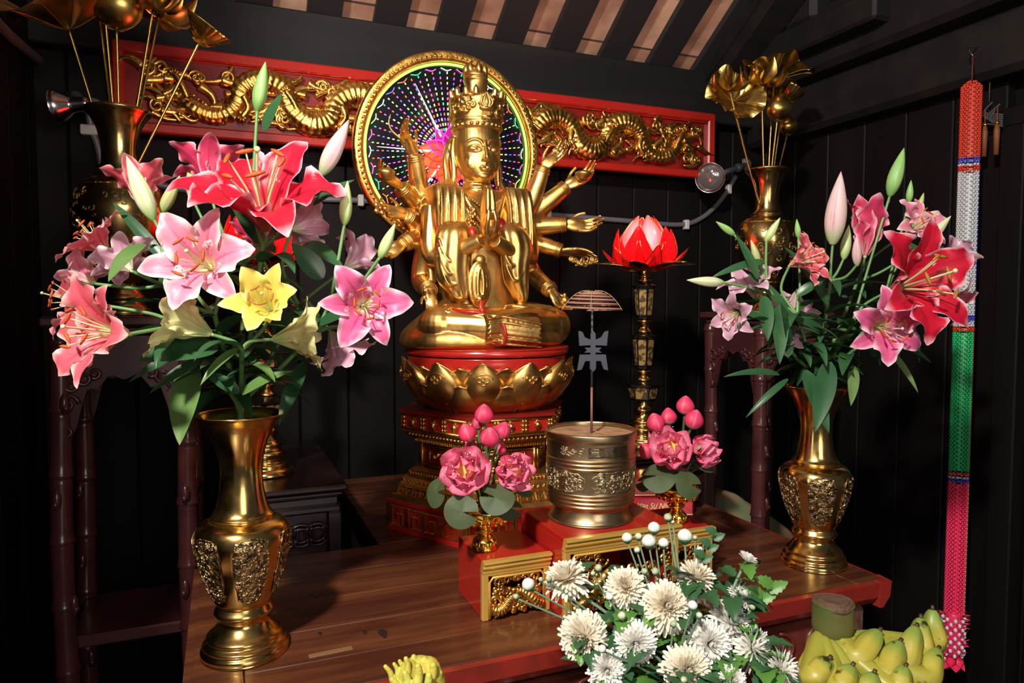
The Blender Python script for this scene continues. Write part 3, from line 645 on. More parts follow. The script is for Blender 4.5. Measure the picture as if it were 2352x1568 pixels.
def fret(g, r0, r1, z0, z1, k, cells, th):     # meander relief on face k
    for c in range(cells):
        u0 = -.9+1.8*c/cells; u1 = u0+1.8/cells*.88; sg = 1 if c % 2 else -1
        path = [(0, .08), (0, .95), (1, .95), (1, .08), (.3, .08), (.3, .62), (.68, .62), (.68, .36)]
        for (a, b), (c2, d) in zip(path, path[1:]):
            pp = []
            for (x, y) in ((a, b), (c2, d)):
                u = lerp(u0, u1, x if sg > 0 else 1-x); z = lerp(z0, z1, y); pp.append(face_pts(lerp(r0, r1, y), k, [u], z, th*.4)[0])
            g.tube(pp, th, 4, smooth=False)
g = G()
for k in range(6):
    fret(g, .258, .258, .012, .064, k, 4, .0034)
    for u in (-.97, .97): g.tube(face_pts(.258, k, [u], .01)+face_pts(.258, k, [u], .066), .005, 4, smooth=False)
g.build('meander_border', GOLDC, t, 'gilt meander border on the base')
hexsolid(G(), [(.256, .078), (.25, .088), (.244, .090), (.236, .112), (.228, .114), (.214, .128), (.206, .130), (.200, .146), (.188, .150), (.172, .154)]).build('stepped_moulding', GOLD, t)
g = G()
for k in range(6):
    fret(g, .246, .236, .0905, .111, k, 9, .0016)
    for r, z, n_ in ((.221, .122, 15), (.2035, .139, 21)):
        for u in np.linspace(-.94, .94, n_): g.ell(face_pts(r, k, [u], z, .001)[0], (.0045, .0045, .0045), n=5)
g.build('moulding_relief', GOLDC, t)
hexsolid(G(), [(.172, .150), (.172, .214)]).build('waist', LACD, t)
g = G()
for k in range(6):
    for u in (-.93, .93): g.tube(face_pts(.172, k, [u], .152)+face_pts(.172, k, [u], .213), .006, 6)
    for zz in (.158, .207): g.tube([face_pts(.172, k, [-.9], zz)[0], face_pts(.172, k, [.9], zz)[0]], .0035, 6)
    for u in (-.62, .62): g.tube(face_pts(.172, k, [u], .165)+face_pts(.172, k, [u], .200), .0028, 6)
    for zz in (.165, .2): g.tube([face_pts(.172, k, [-.62], zz)[0], face_pts(.172, k, [.62], zz)[0]], .0028, 6)
    for i in range(7): g.ell(face_pts(.172, k, [-.4+.8*i/6], .183+.006*math.sin(i*2))[0], (.009, .006, .007), n=6)
g.build('waist_frames', GOLDC, t)
hexsolid(G(), [(.172, .212), (.186, .216), (.192, .228), (.204, .232), (.212, .246), (.222, .248), (.222, .254)]).build('upper_moulding', GOLD, t)
g = G()
for k in range(6):
    for u in np.linspace(-.93, .93, 17):
        p = face_pts(.207, k, [u], .2395, .001)[0]; g.ell(p, (.006, .006, .004), n=5)
    for u in np.linspace(-.95, .95, 30): g.ell(face_pts(.189, k, [u], .222, .001)[0], (.003, .003, .005), n=4)
g.build('scale_relief', GOLDC, t)
hexsolid(G(), [(.220, .254), (.220, .291)]).build('panel_band', LAC, t); hexsolid(G(), [(.222, .290), (.229, .294), (.229, H0)]).build('top', LACD, t)
g = G()
for k in range(6):
    for zz in (.2555, .2895): g.tube([face_pts(.22, k, [-1], zz)[0], face_pts(.22, k, [1], zz)[0]], .0032, 6)
    for u in (-.96, -.33, .33, .96):
        for dz in (.262, .2725, .283):
            for du in (-.035, .035): g.ell(face_pts(.22, k, [max(-.985, min(.985, u+du))], dz)[0], (.006, .005, .005), n=5)
    for u in (-.64, 0, .64): g.ell(face_pts(.22, k, [u], .2725)[0], (.009, .009, .009), n=7); g.tube([face_pts(.22, k, [u+.045*math.cos(a)], .2725+.0125*math.sin(a))[0] for a in np.linspace(0, 2*PI, 17)[:-1]], .0016, 5, closed=True)
g.build('panel_ornament', GOLDC, t)
LC = V3(PC.x+.004, PC.y-.012, TT+H0)
t = thing('lotus_throne', 'gilt lotus throne with a red lacquer drum under the statue', 'pedestal', LC)
LH = .150
G().lathe(rings([(.01, 0), (.135, .0), (.155, .012), (.178, .05), (.192, .09), (.200, .11), (.2, LH-.030)], 5), 72).build('core', GOLD, t)
g = G(); g.lathe(rings([(.02, .098), (.190, .100), (.2045, .112), (.206, .128), (.206, .1345), (.203, .1355)], 4), 80); g.lathe(rings([(.203, .1375), (.210, .139), (.2135, .145), (.2115, .153), (.206, .1565), (.12, .160), (.01, .161)], 4), 80); g.build('drum', LAC, t, 'red lacquer drum and lid')
def throne_petal(a0, half, z0, z1, r0, r1, bulge, mi=0):
    n, m = 16, 15; P = np.zeros((n, m, 3)); Q = np.zeros((n, m, 3))
    for i in range(n):
        s = i/(n-1); wd = half*max(.015, (.80+.20*math.sin(PI*s) if s < .45 else (.80+.20*math.sin(PI*s))*(1-((s-.45)/.55)**2.0)**.8)); z = lerp(z0, z1, s)
        for j in range(m):
            e = 2*j/(m-1)-1; rr = lerp(r0, r1, s**.8)+bulge*math.sin(PI*min(1, s*.9+.08))*(1-e*e)**.6+.014*s**6
            a = a0+e*wd; zz = z-.004*e*e
            P[i, j] = (rr*math.cos(a), rr*math.sin(a), zz); Q[i, j] = ((rr-.007)*math.cos(a), (rr-.007)*math.sin(a), zz)
    g = G().grid(P); g.grid(Q[:, ::-1])
    e_ = [tuple(P[i, 0]) for i in range(n)]+[tuple(P[i, -1]) for i in range(n-1, -1, -1)]; g.tube(e_, .0028, 6)
    return g, P
for row, (cnt, half, z0, z1, r0, r1, bl, off) in enumerate(((12, .265, .020, .130, .172, .210, .030, .13), (12, .255, .000, .076, .146, .204, .022, .13+PI/12), (12, .20, -.002, .030, .135, .172, .012, .13), (12, .16, .07, .118, .19, .206, .006, .13+PI/12))):
    for k in range(cnt):
        a0 = off+2*PI*k/cnt; g, P = throne_petal(a0, half, z0, z1, r0, r1, bl)
        if row == 0:
            c = Vector(P[9, 7]); rd = V3(math.cos(a0), math.sin(a0), 0); tg = V3(-math.sin(a0), math.cos(a0), 0); c += rd*.0005
            for sg in (-1, 0, 1):
                q = c+tg*.0085*sg+V3(0, 0, -.004 if sg == 0 else .003); g.tube([q+tg*.006*math.cos(x)+V3(0, 0, .006*math.sin(x)) for x in np.linspace(0, 2*PI, 13)[:-1]], .002, 5, closed=True)
            g.tube([c+tg*.024*math.cos(x)-rd*.004*abs(math.cos(x))+V3(0, 0, .016*math.sin(x)) for x in np.linspace(.3, PI-.3, 12)], .0018, 5)
        g.build('petal', GOLD, t)
# ------------------------------------------------------------------ three-step offering stand
t = thing('offering_stand', 'red and gilt three-part step stand carved in front, carrying the burner and cups', 'stand', (.67, 1.23, TT))
def step(x0, x1, y0, y1, h, nm):
    z1 = TT+h
    g = G(); g.box((x0+.003, y0+.004, z1-.012), (x1-.003, y1, z1), .002); g.box((x0+.003, y0+.012, TT), (x0+.012, y1, z1-.01), .002); g.box((x1-.012, y0+.012, TT), (x1-.003, y1, z1-.01), .002); g.box((x0+.01, y1-.01, TT), (x1-.01, y1, z1-.01), .002)
    g.build(nm+'_box', LAC, t, world=True)
    g = G(); pr = [(y0+.004, z1+.0006), (y0-.008, z1+.0006), (y0-.009, z1-.004), (y0-.004, z1-.006), (y0-.006, z1-.012), (y0-.001, z1-.017), (y0-.001, z1-.023), (y0+.012, z1-.023)]
    g.prism(pr, x0, x1, 'x'); g.box((x0, y0, TT), (x0+.013, y0+.012, z1-.02), .002); g.box((x1-.013, y0, TT), (x1, y0+.012, z1-.02), .002); g.box((x0+.01, y0, z1-.030), (x1-.01, y0+.010, z1-.02), .002)
    P = [V3(x0+.014, y0, TT+.004), V3(x0+.014, y0, z1-.040), V3(x0+.020, y0, z1-.032), V3(x1-.020, y0, z1-.032), V3(x1-.014, y0, z1-.040), V3(x1-.014, y0, TT+.004)]; g.tube(P, .0025, 6)
    g.build(nm+'_moulding', GOLDM, t, 'gilt front moulding', world=True)
    g = G(); rnd = random.Random(int(x0*1000)); zc0, zc1 = TT+.004, z1-.034
    for sd in (0, 1):                      # corner scrolls
        cx = x0+.024 if sd == 0 else x1-.024; s_ = 1 if sd == 0 else -1
        for (dx, dz, r0) in ((.006, -.008, .009), (.024, -.007, .0085), (.008, -.028, .008), (.041, -.006, .006)):
            g.tube([V3(cx+s_*(dx+r0*(1-.8*u)*math.cos(7*u)), y0+.002, zc1+dz+r0*(1-.8*u)*math.sin(7*u)) for u in np.linspace(0, 1, 24)], list(np.linspace(.004, .0025, 24)), 6)
    body = cr([V3(lerp(x0+.018, x1-.018, u), y0+.004-.004*math.sin(u*9), lerp(zc0+.012, zc1-.030, .45+.45*math.sin(u*7+x0*9))) for u in np.linspace(0, 1, 9)], 8); nb = len(body)
    g.tube(body, [.0085*(1+.18*(i % 3)) for i in range(nb)], 10)
    for k in range(int((x1-x0)*460)):
        c = V3(rnd.uniform(x0+.018, x1-.018), y0+.003, 0); c.z = rnd.uniform(zc0+.004, lerp(zc0, zc1, .72)); q = rnd.uniform(.003, .0075); g.ell(c, (q, q*.8, q), n=5)
    for k in range(int((x1-x0)*170)):
        c = V3(rnd.uniform(x0+.02, x1-.02), y0+.001, rnd.uniform(zc0+.008, zc1-.012)); r0 = rnd.uniform(.006, .012); t0 = rnd.uniform(0, 6); sg = rnd.choice((-1, 1))
        P = [c+V3(r0*(1-.8*u)*math.cos(t0+sg*6*u), 0, r0*(1-.8*u)*math.sin(t0+sg*6*u)) for u in np.linspace(0, 1, 16)]
        P = [V3(min(max(p.x, x0+.014), x1-.014), p.y, min(max(p.z, zc0), zc1)) for p in P]; g.tube(P, list(np.linspace(.0035, .002, 16)), 6)
    g.build(nm+'_carving', GOLDC, t, 'gilt openwork carving', world=True)
step(.418, .552, 1.158, 1.305, .110, 'left'); step(.795, .928, 1.168, 1.315, .110, 'right'); step(.552, .795, 1.10, 1.305, .151, 'centre')
BC = V3(.662, 1.208, TT+.1516)
t = thing('incense_burner', 'round bronze incense burner full of ash on the centre step', 'incense burner', BC)
bp = [(0, 0), (.078, 0), (.080, .004), (.0765, .012), (.074, .020), (.0735, .026), (.079, .030), (.0845, .036), (.0825, .040), (.0862, .044), (.0845, .048), (.0872, .052), (.0858, .056), (.0872, .060), (.0862, .066), (.0862, .104), (.0875, .108), (.0862, .112), (.0876, .116), (.0862, .120), (.0876, .124), (.0862, .128), (.0862, .155), (.0890, .160), (.0895, .168), (.0885, .172), (.0845, .172), (.0835, .165)]
G().lathe(rings(bp, 4), 96, cap=False).build('bowl', BRONZE, t)
g = G(); V = [(0, 0, .166)]; n = 48; gr = np.zeros((9, n, 3))
for i in range(9):
    for j in range(n): r = .0845*i/8; a = 2*PI*j/n; gr[i, j] = (r*math.cos(a), r*math.sin(a), .164+.0035*math.sin(r*120+3*math.sin(a))*math.cos(2*a)*(1-i/8))
g.grid(gr, cv=True); g.build('ash', mat('incense_ash', (.40, .22, .11), .9, var=(22, (.24, .13, .07), .45, .7), bump=(60, .6, .006)), t, 'orange-brown ash')
def wrap(a, z, d=.0): return V3((.0862+d)*math.cos(a), (.0862+d)*math.sin(a), z)
g = G(); rnd = random.Random(3)
for seg in range(5):
    a0 = -2.75+seg*1.256
    for i in range(46):
        ca = a0+rnd.uniform(-.46, .46); cz = .085+rnd.uniform(-.015, .015); r0 = rnd.uniform(.004, .009); t0 = rnd.uniform(0, 6); sg = rnd.choice((-1, 1))
        g.tube([wrap(ca+r0*(1-.7*u)*math.cos(t0+sg*5*u)/.086, cz+r0*(1-.7*u)*math.sin(t0+sg*5*u), .0004) for u in np.linspace(0, 1, 12)], list(np.linspace(.0016, .0008, 12)), 5)
    g.tube([wrap(a0+.54*math.cos(u)*(1+.04*math.cos(6*u)), .085+.0185*math.copysign(abs(math.sin(u))**.5, math.sin(u))+.0012*math.cos(9*u), .0004) for u in np.linspace(0, 2*PI, 60)[:-1]], .0013, 5, closed=True)
for seg in range(5):
    a0 = -2.50+seg*1.256
    if seg == 1: continue
    for i in range(20):
        ca = a0+rnd.uniform(-.3, .3); cz = .1415+rnd.uniform(-.006, .006); r0 = rnd.uniform(.003, .005)
        g.tube([wrap(ca+r0*math.cos(5*u)/.086, cz+r0*(1-.6*u)*math.sin(5*u), .0003) for u in np.linspace(0, 1, 10)], .001, 5)
g.build('relief_band', BRONZER, t)
def text_mesh(s, size, ext=.0006):
    c = bpy.data.curves.new('text', 'FONT'); c.body = s; c.size = size; c.extrude = ext; c.align_x = 'CENTER'; c.align_y = 'CENTER'; c.resolution_u = 3
    o = bpy.data.objects.new('text', c); COL.objects.link(o); dg = bpy.context.evaluated_depsgraph_get(); m = bpy.data.meshes.new_from_object(o.evaluated_get(dg)); bpy.data.objects.remove(o); return m
def text_g(s, size, fn, ext=.0006):
    m = text_mesh(s, size, ext); g = G(); g.add([fn(v.co) for v in m.vertices], [tuple(p.vertices) for p in m.polygons], False); return g
ca = -1.72
g = text_g('貴 富', .0215, lambda c: wrap(ca-.10+c.x*1.0/.0862, .1412+c.y*.80, .0006+c.z)); g.build('characters', mat('pale_bronze', (.62, .52, .36), .3, 1), t, 'raised pale characters')
g = G(); N2 = 20; gr = np.array([[tuple(wrap(a, z, .0003)) for a in np.linspace(ca-.40, ca+.55, N2)] for z in (.131, .136, .147, .1515)]); g.grid(gr); g.build('character_panel', mat('dark_bronze', (.16, .11, .07), .45, 1, bump=(90, .5, .004)), t)
# ------------------------------------------------------------------ incense coil on its rod
rp = at(1342, 985, Y=BC.y); rt = at(1344, 668, Y=BC.y); rp = V3(BC.x-.005, BC.y-.012, BC.z+.155); rt = V3(rp.x, rp.y, rt.z)
t = thing('incense_coil_holder', 'thin metal rod with a cut-out steel emblem, stuck in the ash', 'holder', rp)
g = G(); g.tube([rp, V3(rp.x, rp.y, rp.z+.10)], .0026, 8); g.build('lower_rod', mat('rusty_rod', (.26, .12, .07), .6, .5, bump=(80, .5, .004)), t, 'rusty lower rod', world=True)
RS_ = mat('dull_steel', (.05, .05, .075), .5, .15); G().tube([V3(rp.x, rp.y, rp.z+.10), rt], .0024, 8).build('rod', RS_, t, world=True)
ez = at(1343, 805, Y=rp.y).z
em_ = [(-.030, .040), (-.022, .038), (-.017, .027), (-.005, .022), (-.005, .034), (0, .040), (.005, .034), (.005, .022), (.017, .027), (.023, .038), (.031, .040), (.028, .010), (.005, .011), (.005, .006), (.017, .006), (.012, .000), (.018, -.004), (.005, -.004), (.005, -.008), (.026, -.008), (.031, -.040), (.022, -.038), (.016, -.021), (.006, -.021), (.006, -.037), (0, -.043), (-.006, -.037), (-.006, -.021), (-.016, -.021), (-.023, -.038), (-.032, -.040), (-.027, -.008), (-.005, -.008), (-.005, -.004), (-.018, -.004), (-.012, .000), (-.017, .006), (-.005, .006), (-.005, .011), (-.028, .010)]
g = G(); g.prism([(x*.95, z*.95) for x, z in em_], -.002, .002, 'y'); g.xf(Matrix.Translation((rp.x, rp.y-.004, ez))@Matrix.Rotation(R(-18), 4, 'Z')); g.build('emblem', RS_, t, world=True)
cz = rt.z; t = thing('incense_coil', 'pale brown spiral incense coil hanging in a dome from the rod', 'incense', rt)
g = G(); P = []; turns = 6.2
for u in np.linspace(0, 1, 260):
    a = u*turns*2*PI; r = .008+.050*u**.75; P.append(V3(rt.x-.001+r*math.cos(a), rt.y+r*math.sin(a), cz-.002-.036*u**1.7))
g.tube(P, .0019, 7); g.build('coil', mat('incense_brown', (.33, .16, .12), .7), t, world=True)
g = G()
for k in range(5):
    a = k*2*PI/5+.4; g.tube([V3(rt.x+(.008+.052*u**.75)*math.cos(a), rt.y+(.008+.052*u**.75)*math.sin(a), cz+.001-.038*u**1.7) for u in np.linspace(0, 1, 12)], .0005, 5)
g.build('thread', mat('yellow_thread', (.45, .30, .10), .6), t, world=True)
# ------------------------------------------------------------------ red boxes behind the burner
bt = mat('glossy_red_card', (.50, .010, .030), .15, coat=.6); GT = mat('gold_lettering', (.92, .80, .34), .4)
for i, (lab, dx, rz) in enumerate((('lower of two glossy red gift boxes lettered in gold, behind the burner', 0, .0), ('upper glossy red gift box lettered in gold, stacked on its twin', .012, .03))):
    p = V3(at(1512, 1170, Y=1.575).x+dx, 1.575, TT+.052*i); t = thing('gift_box', lab, 'box', p, R(-22)+rz, 'red gift boxes')
    g = G(); g.box((-.095, -.0, 0), (.095, .11, .051), .004); g.build('carton', bt, t)
    G().box((-.093, -.0012, .0025), (.093, .003, .0055), .0008).build('gold_line', GT, t)
    g = text_g('Vạn Sự Như Ý', .0225, lambda c: V3(-.002+c.x*.80+c.y*.25, -.0006-c.z, .027+c.y), .0003); g.build('lettering', GT, t, 'gold lettering')
# ------------------------------------------------------------------ lotus lamps
def glass_petal_mat():
    m = bpy.data.materials.new('red_lamp_glass'); m.use_nodes = True; nt = m.node_tree; N = nt.nodes; L = nt.links; p = N['Principled BSDF']
    p.inputs['Base Color'].default_value = (.75, .015, .03, 1); p.inputs['Roughness'].default_value = .22
    t = N.new('ShaderNodeBsdfTranslucent'); t.inputs[0].default_value = (1, .07, .13, 1); mx = N.new('ShaderNodeMixShader'); mx.inputs[0].default_value = .62
    L.new(p.outputs[0], mx.inputs[1]); L.new(t.outputs[0], mx.inputs[2]); L.new(mx.outputs[0], N['Material Output'].inputs[0]); return m
RG = glass_petal_mat(); GREEN = mat('dark_green_glass', (.012, .05, .018), .2, coat=.4); GP = mat('gold_pattern_panel', (.42, .27, .10), .4, .4, var=(70, (.10, .055, .02), .47, .55))
def lotus_lamp(loc, zt, label):
    t = thing('lotus_lamp', label, 'lamp', loc, 0, 'lotus lamps on the side cabinets'); h = zt-loc[2]
    z = lambda f: f*h
    g = G(); g.lathe(rings([(.01, 0), (.062, 0), (.064, .012), (.056, .02), (.054, .03), (.042, .036), (.046, .05), (.047, .06), (.034, .07), (.036, .08), (.026, .09), (.022, .105), (.027, .115), (.020, .125), (.018, .14)], 4), 40); g.build('base', BRASS, t)
    q = .14
    secs = ((q, q+.055, .040, .052), (q+.10, q+.205, .026, .036), (q+.255, q+.36, .024, .033))
    zprev = q
    for k, (a, b, r0, r1) in enumerate(secs):
        g = G()
        if a > zprev: g.lathe(rings([(.017, zprev), (.024, zprev+.006), (.016, zprev+.016), (.015, zprev+(a-zprev)*.5), (.018, a-.01), (.026, a-.004), (.018, a)], 4), 28); g.build('collar', BRASS, t)
        g = G(); V = []
        pr = [(r0*.55, a), (r0*.9, a+.004), (r0, a+.010), (r1*.96, b-.008), (r1*1.14, b-.004), (r1*1.16, b), (r1*.5, b+.010)]
        for r, zz in pr:
            for j in range(6): V.append((r*math.cos(j*PI/3+.32), r*math.sin(j*PI/3+.32), zz))
        F = [(i*6+j, i*6+(j+1) % 6, (i+1)*6+(j+1) % 6, (i+1)*6+j) for i in range(len(pr)-1) for j in range(6)]+[tuple(range(5, -1, -1)), tuple((len(pr)-1)*6+j for j in range(6))]
        g.add(V, F, False); g.build('lantern_block', BLACK, t); zprev = b+.008
        g = G()
        for j in range(6):
            a0, a1 = j*PI/3+.32, (j+1)*PI/3+.32; n_ = V3(math.cos((a0+a1)/2), math.sin((a0+a1)/2), 0)*.0012
            def pt(u, v): r = lerp(r0, r1*.96, v); A = V3(r*math.cos(a0), r*math.sin(a0), 0); B = V3(r*math.cos(a1), r*math.sin(a1), 0); p = A+(B-A)*u+n_; p.z = lerp(a+.010, b-.008, v); return p
            sh = [(.14, .05), (.86, .05), (.88, .12), (.86, .9), (.78, .96), (.22, .96), (.14, .9), (.12, .12)]; o_ = [pt(u, v) for u, v in sh]; i_ = [p-n_*1.5 for p in o_]
            g.add(o_+i_, [tuple(range(8)), tuple(range(15, 7, -1))]+[(x, (x+1) % 8, 8+(x+1) % 8, 8+x) for x in range(8)], False)
        g.build('gilt_panels', GP, t, 'gold patterned panels')
    g = G(); g.lathe(rings([(.016, zprev), (.024, zprev+.008), (.015, zprev+.02), (.024, zprev+.034), (.026, h), (.01, h+.004)], 4), 28); g.build('neck', BRASS, t)
    c = V3(0, 0, h)
    for (n_, L_, W_, tl, m_, rot, bl) in ((6, .165, .046, 9, RG, .25, -.034), (6, .150, .050, 33, RG, .25+PI/6, -.030), (6, .150, .030, 64, RG, .25, -.014), (6, .165, .026, 84, GREEN, .25+PI/6, .014)):
        for P in ring_petals(c+V3(0, 0, .004), (0, 0, 1), n_, L_, W_, R(tl), bl, rot=rot, nn=12, mm=7):
            g = G().grid(P)
            ed = [tuple(P[i, 0]) for i in range(12)]+[tuple(P[i, -1]) for i in range(11, -1, -1)]; g.tube(ed, .0012, 5, mi=1); g.build('petal', [m_, BRASS], t)
    g = G(); g.lathe([(.0245, h-.002), (.034, h+.012), (.030, h+.03), (.012, h+.045), (.001, h+.05)], 6, smooth=False); g.build('green_cup', GREEN, t)
    G().ell((0, 0, h+.062), (.014, .014, .020), n=8).build('bulb', mat('warm_bulb', (1, .75, .35), .4, emis=((1, .55, .2), 16)), t)
    l = bpy.data.lights.new('lotus_lamp_light', 'POINT'); l.energy = 5.0; l.color = (1, .36, .2); l.shadow_soft_size = .02; o = bpy.data.objects.new('lotus_lamp_light', l); COL.objects.link(o); o.location = V3(*loc)+V3(0, 0, h+.095)
zt = at(1482, 622, Y=1.87).z; p = at(1480, 622, Y=1.87); lotus_lamp(V3(p.x, 1.87, CABZ), zt, 'glowing red lotus lamp on a black lantern column at the right of the statue')
p = at(606, 560, Y=1.93); lotus_lamp(V3(p.x, 1.93, CABZ), zt-.005, 'matching lotus lamp mostly hidden behind the left lilies')
# ------------------------------------------------------------------ mottled slab behind the right corner of the table
SB = 2.10; cs = cr([at(x, y, Y=SB) for x, y in ((1632, 1300), (1636, 1180), (1652, 1142), (1688, 1133), (1715, 1150), (1762, 1178), (1800, 1205), (1828, 1235), (1846, 1300))], 4)
t = thing('mottled_stone', 'pale mottled green and peach stone behind the right table corner', 'stone', (1.62, SB+.06, .02)); z0 = min(q.z for q in cs)
g = G(); o_ = [(q.x, q.z) for q in cs]; mx_, mz_ = sum(q[0] for q in o_)/len(o_), z0
rows = [[(mx_+(x-mx_)*k, y, mz_+(z-mz_)*k) for x, z in o_] for y, k in ((SB-.012, .93), (SB-.004, .985), (SB+.02, 1.0), (SB+.09, .99), (SB+.12, .9))]
g.grid(np.array(rows)); n_ = len(o_); g.f.append(tuple(range(n_))); g.f.append(tuple(range(5*n_-1, 4*n_-1, -1))); g.sm += [True]*2; g.mi += [0]*2
g.build('stone', mat('mottled_stone_skin', (.20, .25, .13), .65, var=(14, (.34, .19, .12), .42, .62), bump=(25, .3, .006)), t, world=True)
G().box((o_[0][0]-.0, SB+.0, 0), (o_[-1][0], SB+.1, z0+.004), .006).build('foot_block', ROSED, t, world=True)
# ------------------------------------------------------------------ the gilt many-armed statue
SY = 1.765; SQ = V3(at(1095, 700, Y=SY).x, SY, TT+H0+.158)
ST = thing('many_armed_statue', 'gilt seated many-armed bodhisattva statue with joined hands and a tall crown', 'statue', SQ)
def L_(px, py, y): return at(px, py, Y=SY+y)-SQ
def loft(levels, n=40, ex=1.0):        # (z, half width, front y, back y[, centre x])
    P = np.zeros((len(levels), n, 3))
    for i, lv in enumerate(levels):
        z, rx, yf, yb = lv[:4]; cx = lv[4] if len(lv) > 4 else 0
        for j in range(n):
            a = 2*PI*j/n; c, s = math.cos(a), math.sin(a); c = math.copysign(abs(c)**ex, c); s = math.copysign(abs(s)**ex, s)
            P[i, j] = (cx+rx*c, (yf+yb)/2+(yb-yf)/2*s, z)
    return P
def solid(g, P):
    n, m = P.shape[:2]; b = g.n; g.grid(P, cv=True); g.f.append(tuple(b+j for j in range(m-1, -1, -1))); g.f.append(tuple(b+(n-1)*m+j for j in range(m))); g.sm += [True]*2; g.mi += [0]*2
def smooth_levels(lv, k=5): return [tuple(np.array(q)) for q in zip(*[[p.x for p in cr([V3(l[c], 0, 0) for l in lv], k)] for c in range(len(lv[0]))])]
def remeshed(g, voxel, it=2, fac=.5):
    m = g.mesh('tmp', []); o = bpy.data.objects.new('tmp', m); COL.objects.link(o)
    md = o.modifiers.new('r', 'REMESH'); md.mode = 'VOXEL'; md.voxel_size = voxel; md.use_smooth_shade = True
    if it: sm = o.modifiers.new('s', 'SMOOTH'); sm.factor = fac; sm.iterations = it
    dg = bpy.context.evaluated_depsgraph_get(); e = o.evaluated_get(dg).to_mesh()
    V = np.zeros(len(e.vertices)*3, 'f'); e.vertices.foreach_get('co', V); F = [tuple(p.vertices) for p in e.polygons]
    r = G(); r.add(V.reshape(-1, 3), F, True); o.to_mesh_clear(); bpy.data.objects.remove(o); bpy.data.meshes.remove(m); return r
def hand(g, wr, d, n, s, curl=.25, side=1, spread=.05, ths=1.0):
    d = Vector(d).normalized(); n = Vector(n); n = (n-d*n.dot(d)).normalized(); x = d.cross(n); F = Matrix((x, d, n)).transposed(); wr = Vector(wr)
    g.ell(wr+d*.24*s, (.185*s, .30*s, .085*s), rot=F, n=10); g.ell(wr+d*.16*s+x*side*.09*s+n*.05*s, (.085*s, .17*s, .06*s), rot=F, n=8)
    for i in range(4):
        u = (i-1.5)*side*-1; Ln = (.50, .57, .54, .42)[i]*s; p = wr+d*(.46-.025*abs(i-1.3))*s+x*u*.098*s; P = [p-d*.1*s, p]; q = (d+x*u*spread).normalized()
        for k in range(3):
            a = curl*(k+.6)*(1+.12*i); dd = (q*math.cos(a)+n*math.sin(a)).normalized(); p = p+dd*Ln/3; P.append(p)
        pp = cr(P, 3); g.tube(pp, list(np.linspace(.052, .036, len(pp))*s), 8); g.ell(pp[-1], (.035*s,)*3, n=6)
    p = wr+d*.14*s+x*side*.15*s; t1 = (d*.75+x*side*.65+n*.25*ths).normalized(); t2 = (d*.95+x*side*.1+n*.5*ths).normalized()
    P = [p-t1*.05*s, p, p+t1*.20*s, p+t1*.20*s+t2*.2*s]; pp = cr(P, 4); g.tube(pp, list(np.linspace(.065, .042, len(pp))*s), 8); g.ell(pp[-1], (.040*s,)*3, n=6)
body = G()
# torso, neck
solid(body, loft(smooth_levels([(.0, .125, -.10, .09), (.08, .112, -.088, .085), (.16, .104, -.074, .078), (.24, .116, -.076, .08), (.31, .128, -.076, .082), (.365, .131, -.060, .078), (.392, .126, -.042, .072), (.404, .108, -.025, .062), (.410, .06, -.01, .045)]), 40, .8))
body.tube([V3(0, .002, .35), V3(0, -.002, .40), V3(0, -.006, .445)], [.046, .036, .035], 20)
for z in (.372, .388, .404, .418): body.tube([V3(.0355*math.cos(a), -.003+.0355*math.sin(a), z+.003*math.sin(a)) for a in np.linspace(0, 2*PI, 25)[:-1]], .0042, 6, closed=True)
body.tube([V3(-.055, -.055, .385), V3(-.03, -.078, .33), V3(0, -.083, .29), V3(.03, -.078, .33), V3(.055, -.055, .385)], .008, 8)
# side arms: shoulder, elbow, wrist (pixel, pixel, depth), hand direction and palm
ARMS = [  # shoulder, elbow, wrist, wrist depth, fingers, palm, size, curl, thumb side
    ((1185, 475, .02), (1212, 478, .04), (1249, 384, .02), (1300, 338, .01), (-.3, -.8, .6), .082, .18, -1),
    ((1185, 505, .02), (1222, 492, .05), (1302, 428, .02), (1368, 392, .0), (-.25, -.75, .7), .092, .30, -1),
    ((1195, 525, .02), (1225, 520, .04), (1302, 516, .0), (1390, 522, -.02), (0, -.9, .35), .092, .35, -1),
    ((1195, 545, .02), (1225, 558, .04), (1290, 577, .0), (1385, 580, -.02), (.1, -.5, -.9), .088, .16, 1),
    ((1195, 560, .0), (1222, 628, .03), (1266, 668, -.07), (1292, 712, -.10), (.3, -.8, -.3), .074, .35, -1),
    ((985, 470, .02), (968, 455, .05), (953, 355, .02), (920, 300, .0), (.55, -.75, -.1), .088, .36, 1),
    ((980, 495, .02), (962, 478, .05), (920, 428, .02), (866, 396, -.01), (.3, -.75, .7), .088, .36, 1),
    ((980, 515, .02), (962, 520, .05), (930, 492, .01), (855, 478, -.02), (0, -.9, .35), .084, .36, 1),
    ((985, 540, .02), (960, 546, .04), (925, 560, .0), (880, 592, -.02), (.2, -.6, .7), .084, .35, 1),
    ((980, 560, .0), (968, 640, .02), (988, 668, -.06), (994, 718, -.09), (-.2, -.9, .1), .074, .2, 1)]
wrists = []
for sh, el, wr, tip, pn, s, cl, sd in ARMS:
    a, b, c, e = L_(*sh), L_(*el), L_(*wr), L_(*tip); pth = cr([a, b, c], 8)
    body.tube(pth, list(np.interp(np.linspace(0, 1, len(pth)), [0, .25, .5, .75, 1], [.026, .027, .0272, .0245, .0185])), 16); hand(body, c, e-c, pn, s*1.17, cl, sd); wrists.append((c, (c-b).normalized()))
